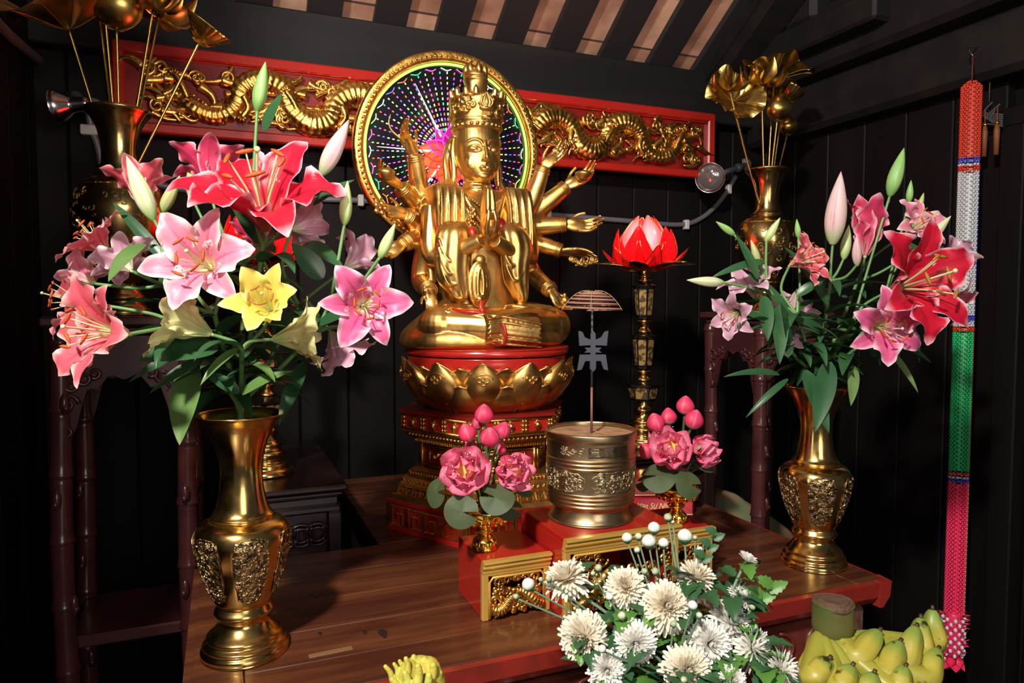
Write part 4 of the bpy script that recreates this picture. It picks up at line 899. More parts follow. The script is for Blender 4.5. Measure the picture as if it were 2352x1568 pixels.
# joined hands in front of the chest
ht = L_(1121, 430, -.158); hb = L_(1122, 540, -.146)
for sx in (-1, 1):
    sh = V3(sx*.118, -.01, .35); el = V3(sx*.128, -.045, .225); wr = hb+V3(sx*.017, .006, -.012); pth = cr([sh, el, wr], 8)
    body.tube(pth, list(np.linspace(.034, .018, len(pth))), 14); hd = ht-hb; F = frame(hd, (1, 0, 0)); s = hd.length
    body.ell(hb+hd*.24+V3(sx*.0085, 0, 0), (.0105, .023, s*.32), n=9)
    for i in range(4):
        y0 = (i-1.5)*.0105; top = hb+hd*(.93, 1.0, .97, .85)[i]+V3(sx*.0046, y0*.75, 0); P = [hb+hd*.35+V3(sx*.0076, y0, 0), hb+hd*.65+V3(sx*.0066, y0, 0), top]; pp = cr(P, 4); body.tube(pp, list(np.linspace(.0082, .0054, len(pp))), 8); body.ell(top, (.0052,)*3, n=5)
    P = [hb+hd*.10+V3(sx*.012, -.014, 0), hb+hd*.30+V3(sx*.010, -.024, 0), hb+hd*.5+V3(sx*.006, -.022, 0)]; pp = cr(P, 4); body.tube(pp, list(np.linspace(.0075, .005, len(pp))), 8)
    wrists.append((wr, (wr-el).normalized()))
bm = remeshed(body, .0022, 3)
# head with its face
hd = G()
solid(hd, loft(smooth_levels([(.4185, .010, -.050, -.028), (.424, .024, -.060, -.008), (.435, .038, -.066, .014), (.452, .0485, -.069, .038), (.472, .0555, -.069, .056), (.495, .0595, -.068, .064), (.518, .0605, -.067, .066), (.542, .0595, -.064, .065), (.562, .057, -.058, .062), (.60, .044, -.040, .048), (.615, .016, -.014, .018)], 6), 44, .93))
def fy(x, z): return float(np.interp(z, [.42, .435, .46, .49, .52, .55], [-.055, -.066, -.069, -.068, -.067, -.062]))*math.sqrt(max(.05, 1-(x/.062)**2))
for sx in (-1, 1):
    hd.ell((sx*.0255, fy(.0255, .5)+.004, .499), (.0150, .0095, .0085), n=10)
    arc = lambda pts, r, off: hd.tube(cr([V3(sx*x, fy(x, z)-off, z) for x, z in pts], 6), r, 7)
    arc([(.0095, .497), (.016, .5045), (.0255, .507), (.036, .504), (.0425, .4975)], .0024, .0035)     # upper lid
    arc([(.0095, .4965), (.018, .4925), (.028, .4915), (.0425, .4970)], .0014, .0024)                    # lower lid
    arc([(.0055, .505), (.011, .5165), (.024, .5225), (.037, .519), (.047, .510)], .0036, .0005)     # brow
    hd.ell((sx*.0068, -.0735, .4710), (.0050, .0064, .0044), n=8)                                         # nostril wing
    hd.ell((sx*.0068, -.0700, .4530), (.0095, .0055, .0034), rot=Matrix.Rotation(sx*.16, 3, 'Y'), n=8)    # upper lip
    hd.ell((sx*.0215, -.0490, .4640), (.024, .0135, .026), n=9)                                           # cheek
    hd.tube(cr([V3(sx*.0605, -.004, .540), V3(sx*.069, .006, .535), V3(sx*.0695, .016, .515), V3(sx*.0655, .010, .485), V3(sx*.0635, .006, .455), V3(sx*.0625, .003, .432)], 5), [.0045]*26, 7)   # ear rim
    hd.tube(cr([V3(sx*.0595, .002, .535), V3(sx*.062, .008, .5), V3(sx*.0605, .003, .46), V3(sx*.0605, .001, .432)], 5), list(np.linspace(.007, .0085, 16)), 8); hd.ell((sx*.062, .002, .428), (.0085, .0085, .012), n=8)
hd.tube(cr([V3(0, -.0655, .517), V3(0, -.0715, .500), V3(0, -.0785, .483), V3(0, -.0815, .474)], 5), list(np.linspace(.0050, .0072, 16)), 9); hd.ell((0, -.0800, .4735), (.0068, .0068, .0060), n=8)
hd.ell((0, -.0695, .4470), (.0125, .0060, .0040), n=8); hd.ell((0, -.0600, .4315), (.017, .011, .010), n=8); hd.ell((0, -.068, .4628), (.0042, .0042, .006), n=6)
hm = remeshed(hd, .0013, 5)
bm.add(hm.v, hm.f, True); bm.build('body', GOLD, ST)
# long hair falling behind the ears
g = G()
for sx in (-1, 1):
    for k in range(3): g.tube(cr([V3(sx*(.055+.004*k), .03+.008*k, .53), V3(sx*(.070+.003*k), .03, .48), V3(sx*(.068+.004*k), .02, .43), V3(sx*(.078+.008*k), .01, .40)], 6), .0075, 8)
g.build('hair', GOLD, ST)
# crown
g = G(); g.lathe(rings([(.061, .553), (.0645, .556), (.0655, .562), (.0645, .568), (.0655, .571), (.0665, .577), (.065, .581), (.0665, .60), (.070, .625), (.071, .636), (.064, .640), (.052, .637), (.044, .642), (.036, .65)], 4), 64, sy=1.06, mod=lambda a, u, z: 1+(.018*math.cos(10*a) if z > .61 else 0)); rnd = random.Random(9)
for k in range(30):
    a = k*2*PI/30
    for z, q in ((.5625, .0036),): g.ell((.066*math.cos(a), .070*math.sin(a), z), (q,)*3, n=5)
for k in range(46):
    a = rnd.uniform(-PI, 0) if k < 36 else rnd.uniform(0, PI); z = rnd.uniform(.588, .630); r0 = rnd.uniform(.006, .011); t0 = rnd.uniform(0, 6); sg = rnd.choice((-1, 1))
    g.tube([V3((.067+.004*u)*math.cos(a+r0*(1-.8*u)*math.cos(t0+sg*6*u)/.068), (.072+.004*u)*math.sin(a+r0*(1-.8*u)*math.cos(t0+sg*6*u)/.068), z+r0*(1-.8*u)*math.sin(t0+sg*6*u)) for u in np.linspace(0, 1, 16)], list(np.linspace(.0034, .0022, 16)), 6)
for k in range(9):
    a = -PI/2+(k-4)*.36; h = .030 if k != 4 else .0; c = V3(.070*math.cos(a), .074*math.sin(a), .632)
    if h: g.tube([c, c+V3(.003*math.cos(a), .003*math.sin(a), h*.5), c+V3(0, 0, h*.85)], [.009, .007, .0008], 8)
remeshed(g, .0016, 1).build('crown', GOLD, ST)
g = G(); g.tube([V3(-.012, -.074, .578), V3(.012, -.074, .578)], .006, 8); g.box((-.011, -.079, .570), (.011, -.068, .592), .002); g.ell((0, -.078, .598), (.017, .006, .006), n=8)
for sx in (-1, 1):
    for w_, zt in ((.015, .632), (.008, .637)): g.tube(cr([V3(sx*.004, -.080, .597), V3(sx*w_, -.081, .610), V3(sx*w_*.75, -.081, .622), V3(sx*.0006, -.080, zt)], 5), [.003]*16, 7)
g.ell((0, -.081, .613), (.0048, .004, .009), n=7); g.ell((0, -.079, .615), (.0125, .004, .018), n=8); g.build('crown_jewel', GOLD, ST)
g = G(); g.lathe(rings([(.046, .632), (.034, .645), (.0295, .66), (.0305, .68), (.0335, .688), (.030, .692), (.0325, .697), (.031, .703), (.027, .71), (.02, .713)], 4), 40, c=(0, .004, 0), mod=lambda a, u, z: 1+(.05*math.cos(3*a+.6) if z < .68 else 0))
for k in range(7):
    a = -PI/2+k*2*PI/7; c = V3(.025*math.cos(a), .004+.025*math.sin(a), .700); g.tube([c, c+V3(0, 0, .018), c+V3(-.004*math.cos(a), -.004*math.sin(a), .034)], [.009, .0085, .001], 8)
g.build('topknot', GOLD, ST)
# robe: legs, sleeves, panels
rb = G()
solid(rb, loft(smooth_levels([(.0, .205, -.185, .10), (.012, .215, -.195, .11), (.04, .205, -.185, .11), (.075, .16, -.13, .10), (.10, .125, -.10, .09)]), 40, .9))
for sx, kn, ft in ((-1, L_(1012, 748, -.10), V3(.09, -.185, .036)), (1, L_(1262, 748, -.08), V3(-.05, -.178, .050))):
    rb.tube(cr([V3(sx*.05, .03, .055), (V3(sx*.05, .03, .07)+kn)/2, kn], 6), list(np.linspace(.062, .052, 13)), 18); rb.ell(kn, (.056, .056, .053), n=12)
    rb.tube(cr([kn, (kn+ft)/2+V3(0, -.022, .004), ft], 6), list(np.linspace(.050, .038, 13)), 18)
    for k in range(6):                         # folds running along the shins
        o = V3(0, -.012, -.030+.018*k); f_ = .30+.1*k
        rb.tube(cr([kn+V3(-sx*.02, -.042, .03-.012*k), (kn+ft)/2+V3(0, -.062, .034-.013*k), ft+V3(0, -.036, .022-.011*k)], 6), list(np.linspace(.0022, .0045, 7))+list(np.linspace(.0045, .002, 6)), 6)
    for k in range(3): rb.tube(cr([V3(sx*.04, -.10+.01*k, .102), V3(sx*(.09+.01*k), -.10-.014*k, .104-.004*k), kn+V3(-sx*.005, -.02-.012*k, .05-.006*k)], 6), .005, 6)
def drape(levels, y0, dep, folds, ph):
    lv = smooth_levels([(p[0], p[1], p[2], p[3]) for p in levels], 5); n = 56; P = np.zeros((len(lv), n, 3))
    for i, (py, px, hw, dy) in enumerate(lv):
        c = L_(px, py, y0+dy); h = hw*.00112; s = i/(len(lv)-1)
        for j in range(n):
            a = 2*PI*j/n; f = 1+.085*sstep(0, .25, s)*math.cos(folds*a+ph+s*2.0)*(1 if math.sin(a) < .3 else .2)
            P[i, j] = (c.x+h*math.cos(a)*.93-.36*dep*math.sin(a)*f*0, c.y+dep*min(1, h/.02)*math.sin(a)*f, c.z)
    solid(rb, P)
drape([(512, 1046, 30, .02), (530, 1042, 40, .0), (565, 1041, 46, -.004), (610, 1040, 45, -.006), (645, 1044, 42, -.004), (668, 1052, 32, 0), (684, 1056, 20, 0), (692, 1060, 7, 0)], -.095, .025, 9, .4)
drape([(515, 1168, 26, .02), (535, 1178, 38, .0), (570, 1186, 42, -.004), (610, 1184, 36, -.006), (645, 1186, 32, -.004), (670, 1192, 24, 0), (688, 1196, 16, 0), (697, 1198, 6, 0)], -.095, .023, 9, 1.2)
for (a, b, c) in (((1008, 548), (1036, 600), (1074, 556)), ((1006, 566), (1034, 628), (1076, 585)), ((1008, 590), (1034, 655), (1078, 622)), ((1152, 552), (1176, 610), (1212, 566)), ((1156, 580), (1182, 645), (1212, 600))):
    rb.tube(cr([L_(*a, -.114), L_((a[0]+b[0])/2-3, (a[1]+b[1])/2+6, -.119), L_(*b, -.121), L_((c[0]+b[0])/2+3, (c[1]+b[1])/2+4, -.119), L_(*c, -.114)], 5), list(np.linspace(.0022, .0048, 10))+list(np.linspace(.0048, .0022, 11)), 7)
for sx in (-1, 1):                               # shoulder panels and their folds
    solid(rb, loft(smooth_levels([(.225, .036, -.090, -.03, sx*.092), (.30, .040, -.087, -.01, sx*.094), (.37, .041, -.080, .03, sx*.095), (.402, .040, -.066, .05, sx*.095), (.410, .030, -.05, .04, sx*.095)]), 24, .45))
    for k in range(4):
        x = sx*(.062+.019*k); rb.tube(cr([V3(x*.98, -.066, .402), V3(x, -.082, .365), V3(x*1.02, -.089, .30), V3(x, -.092, .235)], 6), list(np.linspace(.0022, .0036, 19)), 6)
    rb.tube(cr([V3(sx*.120, -.02, .395), V3(sx*.128, -.01, .33), V3(sx*.131, -.01, .25), V3(sx*.128, -.02, .16)], 6), .011, 10)
remeshed(rb, .0022, 3).build('robe', GOLD, ST)
# hanging sash and chest ornament
g = G(); c = L_(1101, 652, -.118); hw, hh = .0265, .054
for k, (w_, r) in enumerate(((1, .0042), (.62, .006), (.28, .0062))): g.tube([V3(c.x+hw*w_*math.cos(a), c.y-.004*k, c.z+hh*(1-.1*k)*math.sin(a)-.002*k) for a in np.linspace(0, 2*PI, 41)[:-1]], r, 8, closed=True)
g.ell((c.x, c.y+.008, c.z), (.024, .010, .050), n=10); q = L_(1103, 596, -.112); g.ell(q, (.014, .010, .012), n=8); g.box((q.x-.017, q.y-.008, q.z-.038), (q.x+.017, q.y+.004, q.z-.012), .004)
for sx in (-1, 1): g.tube(cr([q, q+V3(sx*.012, -.004, -.012), q+V3(sx*.016, -.002, -.03)], 5), .004, 7)
q = L_(1102, 690, -.13); g.ell(q+V3(0, 0, .004), (.012, .010, .010), n=8)
remeshed(g, .0018, 1).build('sash', GOLD, ST)
g = G(); rnd = random.Random(21)
for k in range(18): c = L_(1086+rnd.uniform(-9, 9), 478+k*2.6, -.086); g.ell(c, (.005, .0045, .005), n=5)
for sx in (-1, 1):
    for k in range(10): u = k/9; g.ell((sx*(.05-.046*u), -.062-.026*u, .375-.03*u*u-.01*u), (.0032,)*3, n=5)
g.build('necklace', GOLDC, ST)
for c, d in wrists[:10]:
    F = frame(d); g = G()
    for k in range(3): o = c-d*(.004+.0052*k); rr = .0196+.0009*k; g.tube([o+F@V3(rr*math.cos(a), rr*math.sin(a), 0) for a in np.linspace(0, 2*PI, 25)[:-1]], .0019, 6, closed=True)
    g.build('bracelet', GOLD, ST)
# red cloth showing inside sleeves and round the lap
RC = mat('red_painted_cloth', (.40, .018, .012), .35, coat=.2)
for px, py, y, a, b in ((1150, 520, -.082, .017, .022), (1083, 537, -.088, .012, .020)): G().ell(L_(px, py, y), (a, .016, b), n=10).build('inner_sleeve', RC, ST, 'red inner sleeve')
g = G(); g.tube(cr([L_(1030, 712, -.125), L_(1070, 716, -.165), L_(1105, 718, -.18), L_(1150, 722, -.17), L_(1215, 726, -.13)], 6), .006, 8); g.tube(cr([L_(1108, 716, -.185), L_(1106, 702, -.15), L_(1110, 690, -.12)], 5), .008, 8); g.tube(cr([L_(1156, 742, -.222), L_(1162, 770, -.226), L_(1158, 792, -.21)], 5), .0045, 8)
g.build('undergarment', RC, ST, 'red painted undergarment')
# attributes in the hands
def held(nm, g): g.build(nm, GOLD, ST)
c = L_(1294, 341, -.015); d = (L_(1330, 325, -.01)-L_(1252, 368, -.01)).normalized(); g = G()
for k in range(6):
    q = c+d*(-.035+.014*k)+V3(0, -.012, .004); g.tube([q+V3(.010*(1-.8*u)*math.cos(7*u), -.002, .010*(1-.8*u)*math.sin(7*u)) for u in np.linspace(0, 1, 18)], .0028, 6)
held('scroll', g)
c = L_(1340, 402, -.03); held('bowl', G().lathe(rings([(.002, -.014), (.014, -.012), (.023, .002), (.021, .008), (.012, .012), (.002, .013)], 4), 24, c=c))
c = L_(887, 400, -.035); held('bowl', G().lathe(rings([(.002, -.015), (.014, -.012), (.022, .003), (.019, .010), (.010, .014), (.002, .015)], 4), 24, c=c))
c = L_(1338, 594, -.03); g = G(); rnd = random.Random(4)
for k in range(16): q = c+V3((k-7.5)*.0052, -.004+rnd.uniform(-.004, .004), -.006*math.sin(PI*k/15)*2+rnd.uniform(-.005, .006)); g.tube([q+V3(.0085*(1-.8*u)*math.cos(7*u+k), -.003*u, .0085*(1-.8*u)*math.sin(7*u+k)) for u in np.linspace(0, 1, 16)], .0028, 6)
held('cloud', g)
c = L_(873, 478, -.035); g = G()
for k in range(5): g.ell(c+V3(.012*math.cos(k*1.26), -.004, .012*math.sin(k*1.26)), (.007, .005, .007), n=6)
g.ell(c, (.006, .008, .006), n=6); held('blossom', g)
c = L_(898, 288, -.01); held('sprig', G().tube(cr([L_(920, 318, -.01), L_(900, 300, -.01), L_(893, 282, -.012), L_(897, 262, -.01)], 6), list(np.linspace(.0035, .0012, 19)), 7))
c = L_(1297, 690, -.125); g = G(); g.ell(c, (.012, .012, .012), n=8); g.ell(c+V3(0, 0, .014), (.006, .006, .006), n=6); g.ell(c+V3(0, 0, -.016), (.009, .009, .006), n=6); held('bell', g)
# ------------------------------------------------------------------ lilies
PM = {
 'red': petal_mat('crimson_lily', (.66, .010, .040), (.95, .50, .60), (.62, .12, .10), (.42, .004, .015), ew=.80),
 'pink': petal_mat('pink_lily', (.88, .27, .40), (.97, .76, .76), (.93, .78, .48), (.78, .13, .26), (.55, .05, .12), ew=.45),
 'coral': petal_mat('coral_pink_lily', (.82, .13, .18), (.93, .52, .50), (.90, .55, .35), (.66, .05, .09), (.45, .02, .05), ew=.62),
 'magenta': petal_mat('bright_pink_lily', (.80, .13, .33), (.95, .66, .76), (.90, .80, .55), (.68, .05, .20), (.50, .03, .12), ew=.50),
 'mauve': petal_mat('pale_mauve_lily', (.72, .40, .54), (.88, .70, .78), (.62, .62, .42), (.60, .27, .42), ew=.55),
 'yellow': petal_mat('yellow_lily', (.90, .74, .16), (.95, .84, .32), (.80, .72, .18), (.86, .66, .08), ew=.7),
 'cream': petal_mat('greenish_cream_lily', (.82, .80, .38), (.92, .84, .42), (.55, .70, .28), (.66, .72, .30), ew=.6),
 'deep': petal_mat('deep_pink_lily', (.62, .045, .13), (.86, .45, .52), (.62, .22, .25), (.48, .02, .07), ew=.70)}
BM = {
 'green': petal_mat('green_bud', (.30, .56, .17), (.22, .46, .13), (.20, .42, .12), (.50, .70, .32)),
 'pinkbud': petal_mat('pink_bud', (.80, .56, .58), (.68, .34, .42), (.45, .55, .30), (.62, .70, .45)),
 'white': petal_mat('white_green_bud', (.78, .80, .56), (.62, .72, .38), (.45, .62, .25), (.52, .70, .26)),
 'yellowish': petal_mat('yellow_green_bud', (.55, .58, .24), (.62, .60, .34), (.40, .52, .16), (.40, .50, .16)),
 'palegreen': petal_mat('pale_green_bud', (.62, .76, .36), (.72, .82, .48), (.45, .66, .22), (.40, .62, .20))}
ANTH = mat('orange_anther', (.52, .085, .015), .7, bump=(200, .5, .001)); FIL = mat('pale_filament', (.62, .68, .34), .45)
ANTHY = mat('ochre_anther', (.42, .16, .02), .7)
def lily_petal(L, W, th0, th1, ruf, twist, ph, n=22, m=11, chan=.30):
    P = np.zeros((n, m, 3)); z = r = 0.0
    for i in range(n):
        s = i/(n-1); th = th0+(th1-th0)*(.66*s+.34*s**3)
        if i: z += math.cos(th)*L/(n-1); r += math.sin(th)*L/(n-1)
        wd = W*(.16+.84*math.sin(PI*min(1, s**.82))**.75*(1 if s < .985 else .6)) if s < 1 else W*.03
        if s > .55: wd = W*(.16+.84)*max(.02, (1-((s-.55)/.45)**1.7))**.85
        else: wd = W*(.20+.80*math.sin(PI/2*min(1, s/.55))**1.1)
        nx, nz = -math.cos(th), math.sin(th)           # inward normal (towards axis/front)
        for j in range(m):
            e = 2*j/(m-1)-1; ch = chan*wd*(e*e)*(1-.6*s)-.05*wd*max(0, .12-abs(e))/.12
            rf = ruf*wd*math.sin(s*21+ph+e*1.3)*abs(e)**3*sstep(.1, .4, s)
            x = e*wd*(1-.08*abs(e)); o = ch+rf
            P[i, j] = (x+twist*s*s*L*.2, -(r+nx*0)+o*math.cos(th), z+o*math.sin(th))
    return P
def lily(parent, c, ax, L, pal, opn=1.0, roll=0.0, stam=True, rec=1.0, seed=0, anth=None):
    """a flower head: throat, pistil and stamens, with six petals as sub-parts; c is the throat centre"""
    rnd = random.Random(seed); ax = Vector(ax).normalized(); F = frame(ax)@Matrix.Rotation(roll, 3, 'Z'); base = Vector(c)-ax*L*.30
    g = G(); g.tube([base-ax*L*.05, base, base+ax*L*.06, base+ax*L*.14], [L*.022, L*.034, L*.045, L*.03], 10)
    if stam:
        sl = L*.72; tip = base+ax*sl*1.12+F@V3(0, -L*.06, 0); g.tube(cr([base, base+ax*sl*.6, tip], 6), list(np.linspace(L*.016, L*.012, 13)), 6); g.ell(tip, (L*.028,)*3, n=5)
        for k in range(6):
            a = k*PI/3+.3+rnd.uniform(-.2, .2); sp = (.20+.10*rnd.random())*min(1, opn); d = F@V3(math.cos(a)*sp*1.5, math.sin(a)*sp*1.5, 1).normalized(); e = base+d*sl*rnd.uniform(.85, 1.02)+ax*L*.03
            g.tube(cr([base, base+ax*sl*.5+(d-ax)*sl*.35, e], 5), list(np.linspace(L*.013, L*.008, 11)), 5)
            q = F@V3(-math.sin(a), math.cos(a), .25*rnd.uniform(-1, 1)).normalized(); al = L*.085; g.tube([e-q*al, e-q*al*.4, e+q*al*.4, e+q*al], [L*.010, L*.021, L*.021, L*.010], 6, mi=1)
    fl = g.build('flower', [FIL, anth or ANTH], parent, world=True)
    for k in range(6):
        inner = k % 2 == 0; W = L*(.285 if inner else .215); th0 = R(16)*min(1.3, opn+.1); th1 = R(60+54*rec+rnd.uniform(-24, 24)+(0 if inner else 12))*opn
        P = lily_petal(L*(1 if inner else .98)*rnd.uniform(.93, 1.05), W, th0, th1, .30 if inner else .14, rnd.uniform(-.5, .5), rnd.uniform(0, 6))
        M = F@Matrix.Rotation(k*PI/3, 3, 'Z'); off = base+(F@Matrix.Rotation(k*PI/3, 3, 'Z'))@V3(0, -L*(.035 if inner else .042), 0)
        g = G(); put(g, P, M, off); g.build('petal', PM[pal], fl, world=True)
    return base-ax*L*.05
def bud(parent, c, ax, L, pal, fat=1.0):
    """closed bud whose middle is at c"""
    ax = Vector(ax).normalized(); F = frame(ax); base = Vector(c)-ax*L/2; g = G(); n, m = 22, 48; P = np.zeros((n, m, 3))
    for i in range(n):
        s = i/(n-1); r = L*.155*fat*(math.sin(PI*min(1, .06+.94*s**.85))**.85)*(1-.25*s)+.0004
        for j in range(m): a = 2*PI*j/m; P[i, j] = base+F@V3(r*(1-.055*abs(math.cos(1.5*a))**8)*math.cos(a), r*(1-.055*abs(math.cos(1.5*a))**8)*math.sin(a), s*L)
    b = g.n; g.grid(P, cv=True); g.uv = [((j/m*3) % 1, i/(n-1)) for i in range(n) for j in range(m)]; g.build('bud', BM[pal], parent, world=True); return base
def leaf_g(base, d, L, W, nrm, droop=.5, fold=.35, n=14, m=7, twist=0):
    d = Vector(d).normalized(); u = Vector(nrm); u = (u-d*u.dot(d)).normalized(); x = d.cross(u); P = np.zeros((n, m, 3)); p = Vector(base)
    for i in range(n):
        s = i/(n-1); a = droop*s*1.6; dd = d*math.cos(a)-u*math.sin(a); uu = u*math.cos(a)+d*math.sin(a); tw = twist*s; xx = x*math.cos(tw)+uu*math.sin(tw); un = uu*math.cos(tw)-x*math.sin(tw)
        if i: p = p+dd*L/(n-1)
        wd = W*(math.sin(PI*min(1, .05+.95*s**.75))**.8 if s < 1 else .02)
        for j in range(m): e = 2*j/(m-1)-1; P[i, j] = p+xx*e*wd+un*wd*fold*(abs(e)**1.3)
    return G().grid(P)
def leaf(parent, base, d, L, W, nrm=(0, 0, 1), droop=.5, m=None, fold=.35, twist=0): leaf_g(base, d, L, W, nrm, droop, fold, twist=twist).build('leaf', m or LEAFG, parent, world=True)
def bouquet(vc, vtop, zd, stems, noun, group):
    for i, s in enumerate(stems):
        heads = s['f']; lab = s['lab']; a = i*2*PI/len(stems)+.5; inn = vc+V3(.012*math.cos(a), .012*math.sin(a), vtop-.11)
        j = at(s['top'][0], s['top'][1], d=s['top'][2]); mouth = at(s['m'][0], s['m'][1], z=vtop+.0) if 'm' in s else vc+V3(.038*math.cos(a), .038*math.sin(a), vtop+.004)
        if 'm' in s:
            v = mouth-(vc+V3(0, 0, vtop)); v.z = 0
            if v.length > .052: v = v.normalized()*.052
            mouth = vc+V3(0, 0, vtop)+v
            inn = vc+v*.25+V3(0, 0, vtop-.12)
        t = thing('lily_stem', lab, 'lily', inn, 0, group); g = G()
        path = cr([inn, mouth, lerp(mouth, j, .5)+V3(*s.get('bow', (0, 0, 0))), j], 10); g.tube(path, list(np.linspace(.0052, .0036, len(path))), 8)
        ends = []
        for h in heads:
            if h[0] == 'F':
                _, px, py, d, ax, Lp, pal = h[:7]; kw = h[7] if len(h) > 7 else {}; c = at(px, py, d=d); Lm = Lp*1.08*d/FPX; ends.append((lily(t, c, cdir(*ax), Lm, pal, seed=px, **kw), cdir(*ax)))
            else:
                _, px, py, d, ax, Lp, pal = h[:7]; kw = h[7] if len(h) > 7 else {}; c = at(px, py, d=d); Lm = Lp*d/FPX; ends.append((bud(t, c, cdir(*ax), Lm, pal, **kw), cdir(*ax)))
        for e, ax in ends:
            if (e-j).length > .005:
                g.tube(cr([j-(path[-1]-path[-4]).normalized()*.004, lerp(j, e, .55)-ax*.25*(e-j).length+V3(0, 0, .004), e+ax*.003], 8), list(np.linspace(.0034, .0026, 17)), 7)
        g.build('stem', STEMG, t, world=True)
        rnd = random.Random(i*7+len(stems)); n = s.get('leaves', 9)+(6 if vc.x > .7 else 3)
        for k in range(n):
            u = lerp(.40 if vc.x > .7 else .46, .98, k/max(1, n-1)); p = path[int(u*(len(path)-1))]; an = k*2.4+i; hd = V3(math.cos(an), math.sin(an), rnd.uniform(.15, .9)); L = rnd.uniform(.075, .13)
            if hd.y > .2 and rnd.random() < .3: continue
            leaf(t, p, hd, L, L*rnd.uniform(.11, .15), droop=rnd.uniform(.3, 1.0), m=LEAFG if rnd.random() < .85 else LEAFL)
        for (px, py, d, ex, ey, ed, W, dr, lt) in s.get('lv', ()):   # leaves seen plainly in the picture: from, to
            b, e = at(px, py, d=d), at(ex, ey, d=ed); L = (e-b).length; leaf(t, b, (e-b)+V3(0, 0, L*dr*.5), L*(1+.12*dr), W*d/FPX, nrm=-_fw*.8+_up*.6, droop=dr*.8, m=LEAFL if lt else LEAFG, fold=.18)
ZL, ZR = 1.14, 1.50
vt = .391
fl = 'F'; B_ = 'B'
